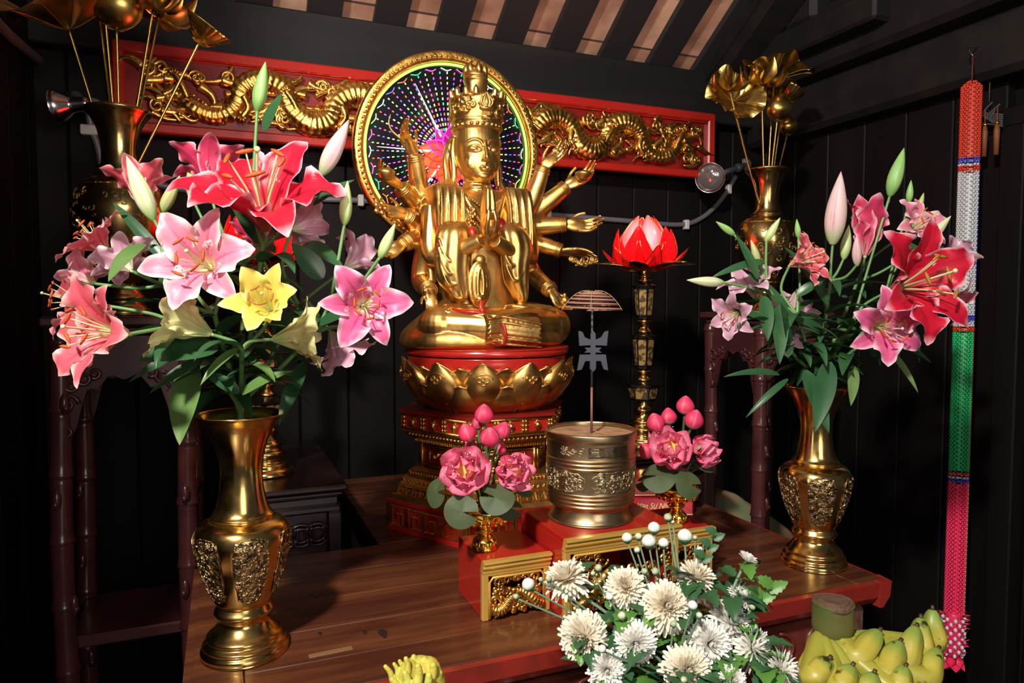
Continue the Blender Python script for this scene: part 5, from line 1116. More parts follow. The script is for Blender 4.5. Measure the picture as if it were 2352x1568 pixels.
bouquet(V3(VL.x, VL.y, TT), vt, ZL, [
 dict(lab='lily stem with the large crimson lily and tall green bud, left vase', top=(604, 560, 1.10), m=(553, 985), leaves=9,
      f=[(fl, 598, 462, 1.08, (.05, .74, .62), 232, 'red', dict(opn=1.02, roll=.05, rec=.85)), (B_, 600, 198, 1.12, (.22, 1, .1), 112, 'green')], lv=[(606, 300, 1.12, 642, 212, 1.10, 17, .2, 0)]),
 dict(lab='lily stem with the big open pink lily facing front, left vase', top=(492, 720, 1.06), m=(540, 986), leaves=7,
      f=[(fl, 462, 603, 1.00, (-.05, .16, 1), 158, 'pink', dict(opn=.98, roll=.25)), (B_, 322, 432, 1.12, (-.32, 1, .25), 150, 'white'), (B_, 392, 446, 1.15, (.45, .9, 0), 95, 'yellowish')], lv=[(500, 800, 1.05, 318, 835, 1.0, 34, .5, 0), (330, 560, 1.1, 250, 632, 1.02, 22, .4, 1)]),
 dict(lab='lily stem with the open yellow lily and two side trumpets, left vase', top=(556, 800, 1.05), m=(556, 988), leaves=4,
      f=[(fl, 612, 700, 1.00, (.06, .34, 1), 122, 'yellow', dict(opn=.72, roll=.15, rec=.55, anth=ANTHY)), (fl, 440, 748, 1.02, (-.9, .42, .2), 142, 'cream', dict(opn=.78, roll=.5, rec=.9, stam=False)), (fl, 672, 775, 1.07, (.92, .10, -.25), 132, 'cream', dict(opn=.72, roll=.2, rec=.9, stam=False))],
      lv=[(556, 905, 1.08, 645, 862, 1.05, 14, .7, 1), (548, 902, 1.08, 468, 862, 1.05, 16, .5, 0), (548, 800, 1.05, 470, 875, 1.0, 12, .6, 1), (440, 840, 1.12, 405, 1010, 1.02, 34, .2, 1)]),
 dict(lab='lily stem leaning right with a front-facing pink lily, left vase', top=(735, 750, 1.12), m=(618, 978), leaves=8,
      f=[(fl, 838, 700, 1.06, (.30, .05, 1), 128, 'magenta', dict(opn=.98, roll=.05, rec=.9)), (B_, 795, 466, 1.12, (.10, 1, .1), 100, 'palegreen'), (B_, 890, 553, 1.10, (.45, .9, .2), 88, 'palegreen')], lv=[(730, 745, 1.12, 845, 700, 1.08, 18, .3, 0), (740, 640, 1.12, 668, 560, 1.1, 26, .3, 0)]),
 dict(lab='lily stem with the large coral pink lily at the far left, left vase', top=(395, 745, 1.06), m=(510, 984), leaves=8,
      f=[(fl, 238, 760, .96, (-.45, .10, .85), 178, 'coral', dict(opn=.92, roll=-.15, rec=.75)), (fl, 172, 690, 1.08, (-.75, .15, .5), 118, 'coral', dict(opn=.95, roll=.6))], lv=[(440, 800, 1.1, 300, 875, 1.05, 14, .3, 0), (480, 820, 1.1, 350, 900, 1.05, 16, .4, 0)]),
 dict(lab='lily stem whose lily shows orange anthers at the upper left, left vase', top=(372, 650, 1.16), m=(500, 980), leaves=7,
      f=[(fl, 222, 556, 1.14, (-.55, .72, .35), 108, 'coral', dict(opn=1.0, roll=.4)), (fl, 288, 604, 1.12, (-.55, .5, -.35), 96, 'mauve', dict(opn=.95, roll=.2)), (fl, 196, 640, 1.16, (-.7, .35, -.2), 84, 'pink', dict(opn=.9, roll=1.0, stam=False))], lv=[(380, 600, 1.15, 240, 460, 1.15, 14, .3, 0)]),
 dict(lab='lily stem at the back with the tilted pink bud, left vase', top=(560, 600, 1.22), m=(575, 972), leaves=9,
      f=[(fl, 480, 398, 1.22, (-.15, .85, -.4), 118, 'deep', dict(opn=.75, roll=.5, stam=False)), (fl, 322, 440, 1.24, (-.2, .85, -.3), 108, 'coral', dict(opn=.65, roll=.2, stam=False)), (B_, 770, 338, 1.16, (.48, .88, .1), 140, 'pinkbud'), (B_, 440, 420, 1.24, (-.1, 1, 0), 90, 'yellowish')], lv=[(720, 470, 1.16, 805, 412, 1.14, 14, .3, 0), (600, 560, 1.2, 530, 470, 1.15, 16, .4, 0), (640, 540, 1.2, 560, 480, 1.12, 18, .4, 0)]),
 dict(lab='lily stem at the back right with pale mauve lilies turned away, left vase', top=(690, 700, 1.22), m=(600, 968), leaves=9,
      f=[(fl, 690, 520, 1.20, (.35, .35, -.8), 96, 'mauve', dict(opn=1.0, roll=.2, stam=False)), (fl, 815, 598, 1.20, (.5, .55, -.35), 100, 'mauve', dict(opn=.9, roll=.7)), (fl, 776, 790, 1.16, (.35, -.72, -.35), 105, 'mauve', dict(opn=.85, roll=.3, stam=False)), (fl, 590, 545, 1.24, (-.1, .4, -.4), 90, 'deep', dict(opn=.9, roll=.3, stam=False))], lv=[(700, 560, 1.18, 760, 610, 1.1, 20, .5, 0), (700, 830, 1.2, 640, 970, 1.15, 20, .2, 0)]),
], 'left', 'lily stems in the left vase')
bouquet(V3(VR.x, VR.y, TT), vt, ZR, [
 dict(lab='lily stem with the huge coral red lily facing right, right vase', top=(1960, 740, 1.47), m=(1900, 930), leaves=8,
      f=[(fl, 2096, 652, 1.40, (.36, .18, .9), 178, 'red', dict(opn=1.0, roll=.35, rec=.6, anth=ANTHY)), (B_, 2060, 395, 1.48, (.25, 1, .1), 112, 'green')], lv=[(2050, 560, 1.48, 2120, 580, 1.44, 14, .5, 0), (2060, 700, 1.5, 2120, 820, 1.45, 14, .5, 0)]),
 dict(lab='lily stem with the bright pink star-shaped lily nodding low at the right, right vase', top=(1965, 800, 1.47), m=(1905, 933), leaves=6,
      f=[(fl, 2030, 752, 1.40, (.05, -.12, 1), 112, 'magenta', dict(opn=.98, roll=.55)), (B_, 2090, 440, 1.52, (.05, 1, .1), 52, 'green'), (B_, 2116, 462, 1.54, (.3, 1, 0), 40, 'yellowish')], lv=[(1960, 840, 1.47, 1962, 925, 1.42, 13, .3, 1), (2040, 800, 1.5, 2110, 895, 1.45, 9, .3, 1), (2050, 780, 1.5, 2135, 830, 1.45, 10, .4, 0)]),
 dict(lab='lily stem with the tall white-pink bud standing upright in the right vase', top=(1908, 640, 1.49), m=(1880, 930), leaves=9,
      f=[(B_, 1922, 478, 1.46, (.05, 1, .15), 165, 'pinkbud'), (B_, 1944, 556, 1.5, (.15, 1, 0), 80, 'palegreen'), (B_, 1968, 575, 1.44, (-.12, 1, .2), 72, 'pinkbud')], lv=[(1900, 700, 1.48, 1830, 560, 1.46, 15, .6, 0), (1890, 760, 1.48, 1800, 720, 1.42, 20, .6, 0), (1850, 850, 1.48, 1905, 990, 1.40, 21, .1, 0), (1905, 830, 1.46, 1880, 985, 1.40, 24, .15, 0)]),
 dict(lab='lily stem with the half-open deep pink lily pointing straight up, right vase', top=(1972, 640, 1.53), m=(1893, 925), leaves=8,
      f=[(fl, 1990, 545, 1.50, (.10, 1, -.05), 130, 'deep', dict(opn=.34, roll=.3, stam=False, rec=.6)), (fl, 2106, 520, 1.52, (.35, .35, .8), 92, 'pink', dict(opn=.9, roll=.2)), (B_, 2150, 532, 1.46, (.62, .75, .2), 92, 'white')], lv=[(2070, 600, 1.5, 2190, 630, 1.46, 13, .6, 0)]),
 dict(lab='lily stem with the salmon pink lily turned right at the middle of the right vase', top=(1830, 720, 1.46), m=(1862, 932), leaves=9,
      f=[(fl, 1842, 598, 1.44, (.62, .30, .7), 92, 'coral', dict(opn=.92, roll=.1, rec=.8)), (B_, 1775, 527, 1.46, (.5, .85, .1), 62, 'palegreen'), (B_, 1832, 525, 1.52, (-.1, 1, 0), 45, 'green'), (fl, 1825, 690, 1.54, (.1, -.5, -.5), 80, 'mauve', dict(opn=.8, roll=.4, stam=False))], lv=[(1825, 740, 1.46, 1720, 610, 1.44, 14, .5, 0), (1830, 680, 1.45, 1905, 640, 1.42, 12, .6, 0), (1815, 790, 1.44, 1800, 700, 1.38, 19, .1, 0), (1790, 700, 1.44, 1796, 830, 1.40, 18, .2, 0)]),
 dict(lab='lily stem leaning left with a closed white bud pointing left, right vase', top=(1765, 690, 1.48), m=(1848, 930), leaves=7,
      f=[(B_, 1620, 646, 1.44, (-1, .05, .2), 92, 'white', dict(fat=.9)), (fl, 1726, 655, 1.50, (-.15, .42, .2), 92, 'mauve', dict(opn=.9, roll=.35, stam=False)), (B_, 1666, 524, 1.50, (-.75, .5, .1), 55, 'green'), (B_, 1734, 578, 1.50, (-.35, .9, .1), 58, 'yellowish')], lv=[(1760, 600, 1.48, 1655, 640, 1.44, 11, .5, 0), (1740, 640, 1.46, 1700, 540, 1.44, 12, .3, 0), (1755, 680, 1.44, 1768, 775, 1.4, 17, .3, 0)]),
 dict(lab='lily stem low on the left with a pale lily hanging sideways, right vase', top=(1765, 745, 1.44), m=(1845, 934), leaves=7,
      f=[(fl, 1688, 722, 1.40, (-.72, -.28, .6), 78, 'mauve', dict(opn=.85, roll=.3)), (fl, 1800, 760, 1.5, (.3, -.5, -.4), 70, 'mauve', dict(opn=.7, roll=.3, stam=False))], lv=[(1790, 860, 1.46, 1700, 875, 1.4, 9, .7, 0), (1760, 740, 1.42, 1665, 700, 1.38, 12, .5, 0), (1810, 870, 1.46, 1740, 960, 1.42, 8, .6, 0)]),
 dict(lab='lily stem with pale pink lilies at the far right, right vase', top=(2080, 700, 1.55), m=(1912, 928), leaves=7,
      f=[(fl, 2200, 590, 1.52, (.5, .5, -.3), 62, 'mauve', dict(opn=.9, roll=.2)), (fl, 2195, 690, 1.52, (.45, -.2, .2), 70, 'pink', dict(opn=.9, roll=.5, stam=False))], lv=[(2060, 780, 1.52, 2000, 700, 1.5, 14, .5, 0), (2010, 820, 1.52, 1960, 740, 1.5, 14, .4, 0)]),
], 'right', 'lily stems in the right vase')
# ------------------------------------------------------------------ gilt cups with artificial lotuses
LP = petal_mat('artificial_lotus_pink', (.92, .30, .46), (.88, .10, .25), (.90, .40, .45), (.90, .32, .50), ew=.55, rough=.5)
LB = petal_mat('artificial_lotus_bud', (.80, .05, .15), (.84, .16, .28), (.80, .52, .50), (.74, .035, .11), rough=.5)
SEPG = mat('pale_green_sepal', (.34, .44, .20), .55); LLF = mat('dull_lotus_leaf', (.050, .078, .030), .6, var=(18, (.072, .095, .042), .4, .7), trans=.08)
LST = mat('plastic_green_stem', (.06, .13, .05), .4); YEL = mat('yellow_lotus_heart', (.80, .52, .10), .6, bump=(140, .6, .003)); DEWM = mat('clear_bead', (.9, .75, .8), .08)
CUPP = [(0, 0), (.0225, 0), (.0235, .004), (.022, .014), (.018, .020), (.0135, .024), (.011, .028), (.0165, .032), (.0175, .036), (.0135, .040), (.020, .044), (.034, .050), (.0435, .060), (.0465, .070), (.047, .0755), (.045, .0765), (.040, .062), (.02, .052)]
def cup(p, label):
    t = thing('gilt_cup', label, 'cup', p, 0, 'gilt stem cups'); g = G()
    g.lathe(rings(CUPP, 5), 60, cap=False, mod=lambda a, u, z: 1+(.022*math.sin(12*a+z*520) if .048 < z < .072 else .02*math.cos(10*a+z*300) if z < .018 else 0)); g.build('cup', GOLDS, t)
    g = G()
    for k in range(18):
        a = 2*PI*k/18; r = .0400; g.ell((r*math.cos(a), r*math.sin(a), .0575), (.0052, .0052, .0075), n=5); g.ell((.0458*math.cos(a+.17), .0458*math.sin(a+.17), .069), (.004, .004, .0045), n=5)
    g.build('bowl_relief', GOLDS, t); g = G()
    for k in range(18): a = 2*PI*k/18; g.ell((.021*math.cos(a), .021*math.sin(a), .010), (.003, .003, .006), n=5)
    g.build('foot_relief', GOLDS, t)
def lotus_flower(parent, c, ax, Rr, seed, opn=1.0):
    rnd = random.Random(seed); ax = Vector(ax).normalized(); F = frame(ax); g = G(); base = Vector(c)-ax*Rr*.35
    g.lathe([(Rr*.10, 0), (Rr*.28, Rr*.30), (Rr*.30, Rr*.38), (Rr*.26, Rr*.42), (.0005, Rr*.42)], 18); g.xf(Matrix.Translation(base)@F.to_4x4())
    fl = g.build('flower', YEL, parent, world=True)
    for n_, ln, wd, tl in ((6, .80, .30, 14), (7, .98, .36, 30), (7, 1.05, .38, 52)):
        for k in range(n_):
            a = 2*PI*k/n_+tl+rnd.uniform(-.12, .12); M = F@Matrix.Rotation(a, 3, 'Z')@Matrix.Rotation(R(tl)*opn*rnd.uniform(.85, 1.15), 3, 'X')
            P = petal_grid(Rr*ln*1.05*rnd.uniform(.94, 1.06), Rr*wd*1.2, -Rr*.26*rnd.uniform(.8, 1.15), -Rr*.03, nn=12, mm=9, pw=.62); P[:, :, 1] *= -1; P[:, :, 1] -= Rr*.10
            P[:, :, 1] *= -1
            g = G(); put(g, P, M, base); g.build('petal', LP, fl, world=True)
    g = G()
    for k in range(26): a = rnd.uniform(0, 6.3); r = Rr*rnd.uniform(.3, .7); g.ell(base+F@V3(r*math.cos(a), r*math.sin(a), Rr*(.45+.35*r/Rr)), (.0011,)*3, n=4)
    g.build('dew_beads', DEWM, fl, world=True); g = G()
    for P in ring_petals(base-ax*.002, ax, 5, Rr*.7, Rr*.2, R(52)*opn, -Rr*.12, rot=seed): g.grid(P)
    g.build('sepal', SEPG, fl, world=True); return base
def round_leaf(parent, c, nrm, r, ph, st):
    F = frame(nrm, V3(math.cos(ph), math.sin(ph), .2)); n, m = 7, 40; P = np.zeros((n, m, 3))
    for i in range(n):
        s = i/(n-1)
        for j in range(m):
            a = .22+(2*PI-.44)*j/(m-1); q = r*s*(1-.10*math.cos(a)); P[i, j] = Vector(c)+F@V3(q*math.cos(a), q*math.sin(a), r*(.10*s*math.cos(2*a)+.05*math.sin(3*a)*s-.10*s*s))
    G().grid(P).build('leaf', LLF, parent, world=True); st.tube(cr([Vector(c), lerp(Vector(c), ST0[0], .5)+V3(0, 0, .008), ST0[0]], 6), .0014, 6)
ST0 = [None]
def artificial(pbase, d, buds, flowers, leaves, label):
    b0 = V3(pbase.x, pbase.y, pbase.z+.052); ST0[0] = b0+V3(0, 0, .01); t = thing('artificial_lotus_bunch', label, 'artificial flowers', b0, 0, 'artificial lotus bunches'); st = G()
    for k, (px, py, dd, r, ax) in enumerate(buds):
        c = at(px, py, d=d+dd); ax = cdir(*ax); F = frame(ax); Lb = r*2.25*d/FPX; g = G(); pr = [(r*d/FPX*math.sin(PI*u**.8)**.7*(1.02)+.0003, Lb*(u-.5)) for u in np.linspace(0, 1, 16)]
        g.lathe(pr, 24, mod=lambda a, u, z: 1+.05*math.cos(3*a+3*u)); g.uv = [((q[0]*3) % 1, q[1]) for q in g.uv]; g.xf(Matrix.Translation(c)@F.to_4x4()); g.build('bud', LB, t, world=True)
        st.tube(cr([b0+V3(.006*math.cos(k), .006*math.sin(k), 0), lerp(b0, c, .5)+V3(.004*math.cos(k), 0, .02), c-ax*Lb*.45], 8), .0027, 8)
    for (px, py, dd, r, ax, o) in flowers:
        c = at(px, py, d=d+dd); e = lotus_flower(t, c, cdir(*ax), r*d/FPX, px % 17, o); st.tube(cr([b0, lerp(b0, e, .5)+V3(0, 0, .012), e], 8), .0025, 7)
    for (px, py, dd, r, ax, ph) in leaves: round_leaf(t, at(px, py, d=d+dd), cdir(*ax), r*d/FPX, ph, st)
    st.build('stem', LST, t, world=True)
cl = V3(.4465, 1.222, TT+.1106); cr_ = V3(.874, 1.222, TT+.1106)
cup(cl, 'gilt stem cup on the left step, holding pink artificial lotuses'); cup(cr_, 'gilt stem cup on the right step, holding pink artificial lotuses')
artificial(cl, 1.29, [(1112, 950, .01, 21, (0, 1, .15)), (1072, 993, -.02, 20, (-.35, 1, .3)), (1126, 1002, -.05, 21, (.0, 1, .55)), (1154, 988, .01, 19, (.4, 1, .1)), (1098, 970, .04, 15, (-.1, 1, 0)), (1082, 1026, .03, 16, (-.3, 1, 0)), (1150, 1030, .04, 14, (.3, 1, 0))],
           [(1068, 1078, -.05, 68, (-.12, .12, 1), .95), (1182, 1082, -.03, 56, (.40, .12, .85), .85)], [(1063, 1175, -.07, 38, (0, .25, 1), -1.6), (1138, 1142, -.06, 39, (.05, .75, .8), 2.6), (1003, 1130, -.03, 35, (-.75, .35, .6), -1.2), (1170, 1165, .0, 34, (.3, .7, .6), -.6), (1205, 1125, .02, 22, (.3, .9, .4), 0)], 'bunch of pink artificial lotuses in the left gilt cup')
artificial(cr_, 1.45, [(1574, 930, .0, 20, (.05, 1, .1)), (1505, 969, -.02, 20, (-.3, 1, .25)), (1536, 955, .03, 18, (-.1, 1, 0)), (1594, 962, -.02, 21, (.25, 1, .3)), (1484, 1034, .0, 18, (-.5, .8, .1))],
           [(1542, 1028, -.04, 60, (-.1, .55, .85), .95), (1620, 1035, .0, 50, (.75, .35, .5), .8), (1520, 1008, .03, 40, (-.3, .8, .2), .8)], [(1510, 1092, -.03, 42, (-.3, .8, .6), 2.8), (1584, 1112, -.06, 32, (.35, .4, .9), -1.0), (1615, 1065, .02, 30, (.3, .95, .3), .2), (1480, 1105, .02, 26, (-.6, .7, .4), 2.5)], 'bunch of pink artificial lotuses in the right gilt cup')
# ------------------------------------------------------------------ white chrysanthemums in a vase on the front table
WP = petal_mat('white_chrysanthemum', (.90, .88, .83), (.93, .92, .90), (.86, .78, .56), (.88, .85, .78), rough=.5); CRM = petal_mat('cream_chrysanthemum', (.86, .78, .64), (.90, .86, .78), (.80, .64, .38), (.84, .74, .58), rough=.5)
MG = mat('chrysanthemum_leaf', (.030, .095, .036), .45, var=(22, (.05, .14, .05), .4, .7), trans=.15); MG2 = mat('young_green_leaf', (.10, .26, .045), .42, trans=.2); CST = mat('grey_green_stem', (.13, .21, .13), .5)
D0 = .98; cv = at(1545, 1640, d=.99); VZ = FT
t = thing('chrysanthemum_vase', 'small brass vase under the white chrysanthemums', 'vase', (cv.x, cv.y, VZ)); CT = CAMZ-.565
G().lathe(rings([(0, 0), (.05, 0), (.052, .006), (.04, .018), (.055, .05), (.058, .08), (.045, .105), (.045, CT-VZ-.004), (.052, CT-VZ), (.046, CT-VZ-.002), (.04, .09)], 5), 40, cap=False).build('body', BRASS, t)
G().lathe([(.053, .078), (.0595, .08), (.0595, .084), (.053, .086)], 40, cap=False).build('band', BRASSR, t)
CM = V3(cv.x, cv.y, CT)
def chrys_bloom(parent, c, ax, Rr, seed, m, full=1.0):
    rnd = random.Random(seed); ax = Vector(ax).normalized(); F = frame(ax); g = G(); base = Vector(c)-ax*Rr*.28; N3 = 185
    for k in range(N3):
        u = k/N3; a = k*2.39996; tilt = lerp(R(8), R(108)*full, u**.75)+rnd.uniform(-.12, .12); ln = Rr*lerp(.50, 1.02, u**.6)*rnd.uniform(.88, 1.1); wd = Rr*lerp(.055, .095, u)
        M = F@Matrix.Rotation(a, 3, 'Z')@Matrix.Rotation(tilt, 3, 'X'); n_, m_ = 6, 4; P = np.zeros((n_, m_, 3)); cu = lerp(.35, -.22, u)+rnd.uniform(-.14, .10)
        for i in range(n_):
            s = i/(n_-1); w_ = wd*(.55+.5*math.sin(PI*s*.85)) if i < n_-1 else wd*.45
            for j in range(m_): e = 2*j/(m_-1)-1; P[i, j] = (e*w_, -Rr*.03*(1-s)+cu*ln*s*s*1.0-abs(e)*w_*.6*(-1), ln*s)
        put(g, P, M, base)
    g.build('bloom', m, parent, world=True); g = G(); g.ell(base-ax*Rr*.05, (Rr*.22, Rr*.22, Rr*.16), rot=F, n=8); g.build('calyx', MG, parent, world=True); return base-ax*Rr*.15
def mbud(parent, c, ax, r, kind):
    ax = Vector(ax).normalized(); F = frame(ax); c = Vector(c)
    if kind == 'w':
        g = G(); g.lathe([(r*math.sin(PI*u)**.55*(1-.06*u)+.0002, r*1.9*(u-.5)) for u in np.linspace(.0, 1, 14)], 27, mod=lambda a, u, z: 1+.05*math.cos(9*a)); g.uv = [((q[0]*9) % 1, q[1]) for q in g.uv]; g.xf(Matrix.Translation(c)@F.to_4x4()); g.build('bud', WP, parent, world=True)
    else: G().ell(c, (r*.95, r*.95, r*.85), rot=F, n=8).build('bud', mat_bud, parent, world=True)
    G().lathe([(r*.25, -r*1.15), (r*.70, -r*.85), (r*.93, -r*.55), (r*.88, -r*.5)], 14).xf(Matrix.Translation(c)@F.to_4x4()).build('calyx', MG, parent, world=True); return c-ax*r*1.1
mat_bud = mat('tight_green_bud', (.36, .42, .26), .5, var=(90, (.62, .62, .46), .45, .6))
def lobed(base, d, L, W, nrm, droop):
    g = leaf_g(base, d, L, W, nrm, droop, .25, n=15, m=5); V = np.array(g.v).reshape(15, 5, 3)
    for i in range(15): k = .62+.38*abs(math.sin(i*1.05+.4)); V[i] = V[i, 2]+(V[i]-V[i, 2])*k
    g.v = [tuple(p) for p in V.reshape(-1, 3)]; return g
CH = [  # px, py, depth, axis, radius px, cream?, full, description
    (1297, 1318, 1.03, (-.25, .80, .30), 56, 1, .95, 'cream chrysanthemum tilted up at the upper left, before the left carved step'),
    (1436, 1345, 1.02, (-.08, .45, .8), 52, 1, 1, 'cream chrysanthemum with one petal curling down, right of the upper left one'),
    (1603, 1318, 1.02, (.15, .75, .45), 52, 1, 1.05, 'cream-white chrysanthemum at the top right with drooping lower petals'),
    (1535, 1392, .99, (.0, .45, .9), 66, 1, 1, 'big cream chrysanthemum at the centre of the bunch'),
    (1335, 1466, .98, (-.35, .22, .9), 64, 1, 1, 'large cream chrysanthemum lowest at the left, facing left'),
    (1462, 1482, .97, (.0, .15, 1), 56, 0, 1.05, 'white chrysanthemum with spread spiky petals below the central one'),
    (1395, 1540, .95, (-.1, .3, .95), 50, 0, 1, 'white chrysanthemum with a yellowish heart at the lower left edge of the picture'),
    (1690, 1425, 1.0, (.40, .55, .65), 62, 0, 1, 'white chrysanthemum at the right, upper one of an overlapping pair'),
    (1636, 1480, .97, (.15, .30, .95), 58, 0, 1, 'white chrysanthemum between the central bloom and the right-hand pair'),
    (1583, 1540, .94, (.05, .4, .9), 64, 1, 1, 'large cream chrysanthemum cut by the bottom edge of the picture'),
    (1742, 1484, .98, (.65, .35, .55), 58, 0, 1, 'white chrysanthemum at the right, lower one of an overlapping pair'),
    (1808, 1535, .97, (.9, .1, .25), 58, 0, 1, 'white chrysanthemum seen from the side beside the banana plate'),
    (1706, 1366, 1.02, (.4, .75, .3), 36, 0, .8, 'small half-open white chrysanthemum low behind the upper right ones'),
    (1716, 1284, 1.03, (.35, .85, .2), 26, 0, .5, 'small white chrysanthemum just opening, standing highest at the right'),
    (1688, 1562, .93, (.2, .4, .8), 34, 0, .9, 'small white chrysanthemum at the bottom edge between the leaves')]
BUDS = {0: [(1213, 1341, 1.0, 15, 'w'), (1260, 1328, 1.01, 8, 'g'), (1185, 1369, 1.0, 7, 'g'), (1242, 1330, 1.02, 6, 'g')], 1: [(1374, 1303, 1.04, 9, 'g'), (1400, 1369, 1.0, 9, 'w'), (1428, 1413, .99, 10, 'g'), (1362, 1316, 1.04, 6, 'g')],
        2: [(1573, 1230, 1.05, 17, 'w'), (1608, 1263, 1.04, 9, 'w'), (1597, 1234, 1.05, 6, 'g'), (1617, 1240, 1.05, 5, 'g'), (1534, 1187, 1.06, 10, 'g'), (1545, 1198, 1.06, 5, 'g')],
        3: [(1440, 1234, 1.05, 12, 'w'), (1466, 1231, 1.05, 9, 'g'), (1490, 1242, 1.04, 16, 'w'), (1502, 1211, 1.05, 14, 'w'), (1524, 1246, 1.04, 12, 'w'), (1463, 1262, 1.05, 8, 'g'), (1480, 1311, 1.02, 8, 'g'), (1505, 1311, 1.02, 9, 'g')],
        5: [(1591, 1389, .95, 11, 'w'), (1606, 1412, .95, 8, 'g'), (1383, 1489, .94, 9, 'w')], 7: [(1728, 1393, 1.0, 8, 'g')], 9: [(1571, 1560, .90, 8, 'g'), (1547, 1432, .96, 8, 'g')]}
for i, (px, py, d, ax, r, cm, full, lab) in enumerate(CH):
    c = at(px, py, d=d); a = i*2.4; inn = CM+V3(.022*math.cos(a), .022*math.sin(a), -.07); t = thing('white_chrysanthemum', lab, 'chrysanthemum', inn, 0, 'white chrysanthemums on the front table'); st = G()
    axv = cdir(*ax); e = chrys_bloom(t, c, axv, r*d/FPX, i, CRM if cm else WP, full); mouth = CM+V3(.03*math.cos(a), .03*math.sin(a), .0)
    path = cr([inn, mouth, lerp(mouth, e, .55)+V3(0, 0, .015), e-axv*.01, e+axv*.004], 9); st.tube(path, list(np.linspace(.0030, .0022, len(path))), 7)
    for (bx, by, bd, br, kd) in BUDS.get(i, ()):
        bc = at(bx, by, d=bd); j = lerp(mouth, lerp(e, bc, .65), .66); bax = (bc-j).normalized()*.6+V3(0, 0, .5); be = mbud(t, bc, bax, br*bd/FPX, kd); st.tube(cr([lerp(mouth, e, .35), j, be], 8), list(np.linspace(.0022, .0014, 17)), 6)
    st.build('stem', CST, t, world=True); rnd = random.Random(i+40)
    for k in range(20):
        u = rnd.uniform(.12, .88); p = path[int(u*(len(path)-1))]; an = rnd.uniform(0, 6.3); dv = V3(math.cos(an), math.sin(an), rnd.uniform(-.1, .7)); L = rnd.uniform(.036, .062)
        lobed(p+dv*.006, dv, L, L*.33, (0, 0, 1), rnd.uniform(.2, .8)).build('leaf', MG if rnd.random() < .8 else MG2, t, world=True)
for k, (bx, by, ex, ey, lab) in enumerate(((1700, 1420, 1775, 1345, 'sprig of bright green leaves at the right edge of the chrysanthemums'), (1600, 1310, 1645, 1225, 'thin dark green leafy sprig before the right end of the step stand'))):
    b, e = at(bx, by, d=1.03), at(ex, ey, d=1.02); t = thing('leaf_sprig', lab, 'leaves', CM+V3(.01*k, .01, -.05)); G().tube(cr([CM+V3(.01*k, .01, -.05), b, e], 8), .0016, 6).build('stem', CST, t, world=True)
    for i in range(6):
        p = lerp(b, e, .25+.15*i); dv = cdir(*((-1) ** i*.8, .5, .3)); lobed(p, dv, .032 if k == 0 else .019, .010 if k == 0 else .007, _up*.5-_fw, .3).build('leaf', MG2 if k == 0 else MG, t, world=True)
# ------------------------------------------------------------------ bananas on a plate
BAN = mat('ripe_banana', (.46, .40, .06), .42, var=(30, (.50, .40, .07), .4, .6)); nt = BAN.node_tree; N = nt.nodes; L = nt.links
tc = N.new('ShaderNodeTexCoord'); sp = N.new('ShaderNodeSeparateXYZ'); L.new(tc.outputs['UV'], sp.inputs[0]); rp = N.new('ShaderNodeValToRGB'); L.new(sp.outputs[1], rp.inputs[0])
for k, (p, c) in enumerate(((0, (.20, .27, .045)), (.22, (.27, .27, .035)), (.66, (.36, .30, .04)), (.85, (.18, .25, .04)), (.965, (.17, .24, .05)), (.985, (.05, .03, .015)))):
    e = rp.color_ramp.elements[k] if k < 2 else rp.color_ramp.elements.new(p); e.position = p; e.color = c4(c)
no = N.new('ShaderNodeTexNoise'); no.inputs['Scale'].default_value = 55; L.new(tc.outputs['Object'], no.inputs['Vector']); r2 = N.new('ShaderNodeValToRGB'); r2.color_ramp.elements[0].position = .28; r2.color_ramp.elements[0].color = (.16, .09, .03, 1); r2.color_ramp.elements[1].position = .36; L.new(no.outputs['Fac'], r2.inputs[0])
mx = N.new('ShaderNodeMix'); mx.data_type = 'RGBA'; mx.blend_type = 'MULTIPLY'; mx.inputs[0].default_value = 1; L.new(rp.outputs[0], mx.inputs[6]); L.new(r2.outputs[0], mx.inputs[7]); L.new(mx.outputs[2], N['Principled BSDF'].inputs['Base Color'])
BCUT = mat('brown_cut_stalk', (.09, .045, .025), .8, bump=(120, .9, .004)); BSTK = mat('green_stalk', (.062, .080, .018), .5, var=(20, (.11, .09, .024), .4, .7))
hub = at(1914, 1415, d=.95); pb = at(1985, 1590, d=.93)
t = thing('fruit_plate', 'pink-rimmed plate under the bananas', 'plate', (pb.x, pb.y, FT)); PZ = hub.z-.130
g = G(); g.lathe(rings([(.0, 0), (.055, 0), (.057, .006), (.04, .012), (.03, PZ-FT-.03), (.05, PZ-FT-.02), (.10, PZ-FT-.002), (.118, PZ-FT+.012), (.1195, PZ-FT+.016), (.116, PZ-FT+.015), (.09, PZ-FT+.004), (.0, PZ-FT)], 4), 48); g.build('dish', mat('pale_porcelain', (.62, .50, .44), .2, coat=.3), t)
G().tube([V3(.119*math.cos(a), .119*math.sin(a), PZ-FT+.0155) for a in np.linspace(0, 2*PI, 49)[:-1]], .0022, 6, closed=True).build('rim', mat('pink_rim', (.62, .20, .17), .3), t, 'pink rim')
t = thing('banana_bunch', 'bunch of green-yellow bananas with a thick cut stalk', 'bananas', hub)
g = G(); g.lathe(rings([(.010, -.045), (.017, -.034), (.024, -.022), (.0265, -.012), (.0265, .0), (.0262, .016), (.025, .020), (.005, .019)], 4), 32, mod=lambda a, u, z: 1+.04*math.cos(2*a)+.02*math.cos(5*a)); g.build('stalk', BSTK, t)
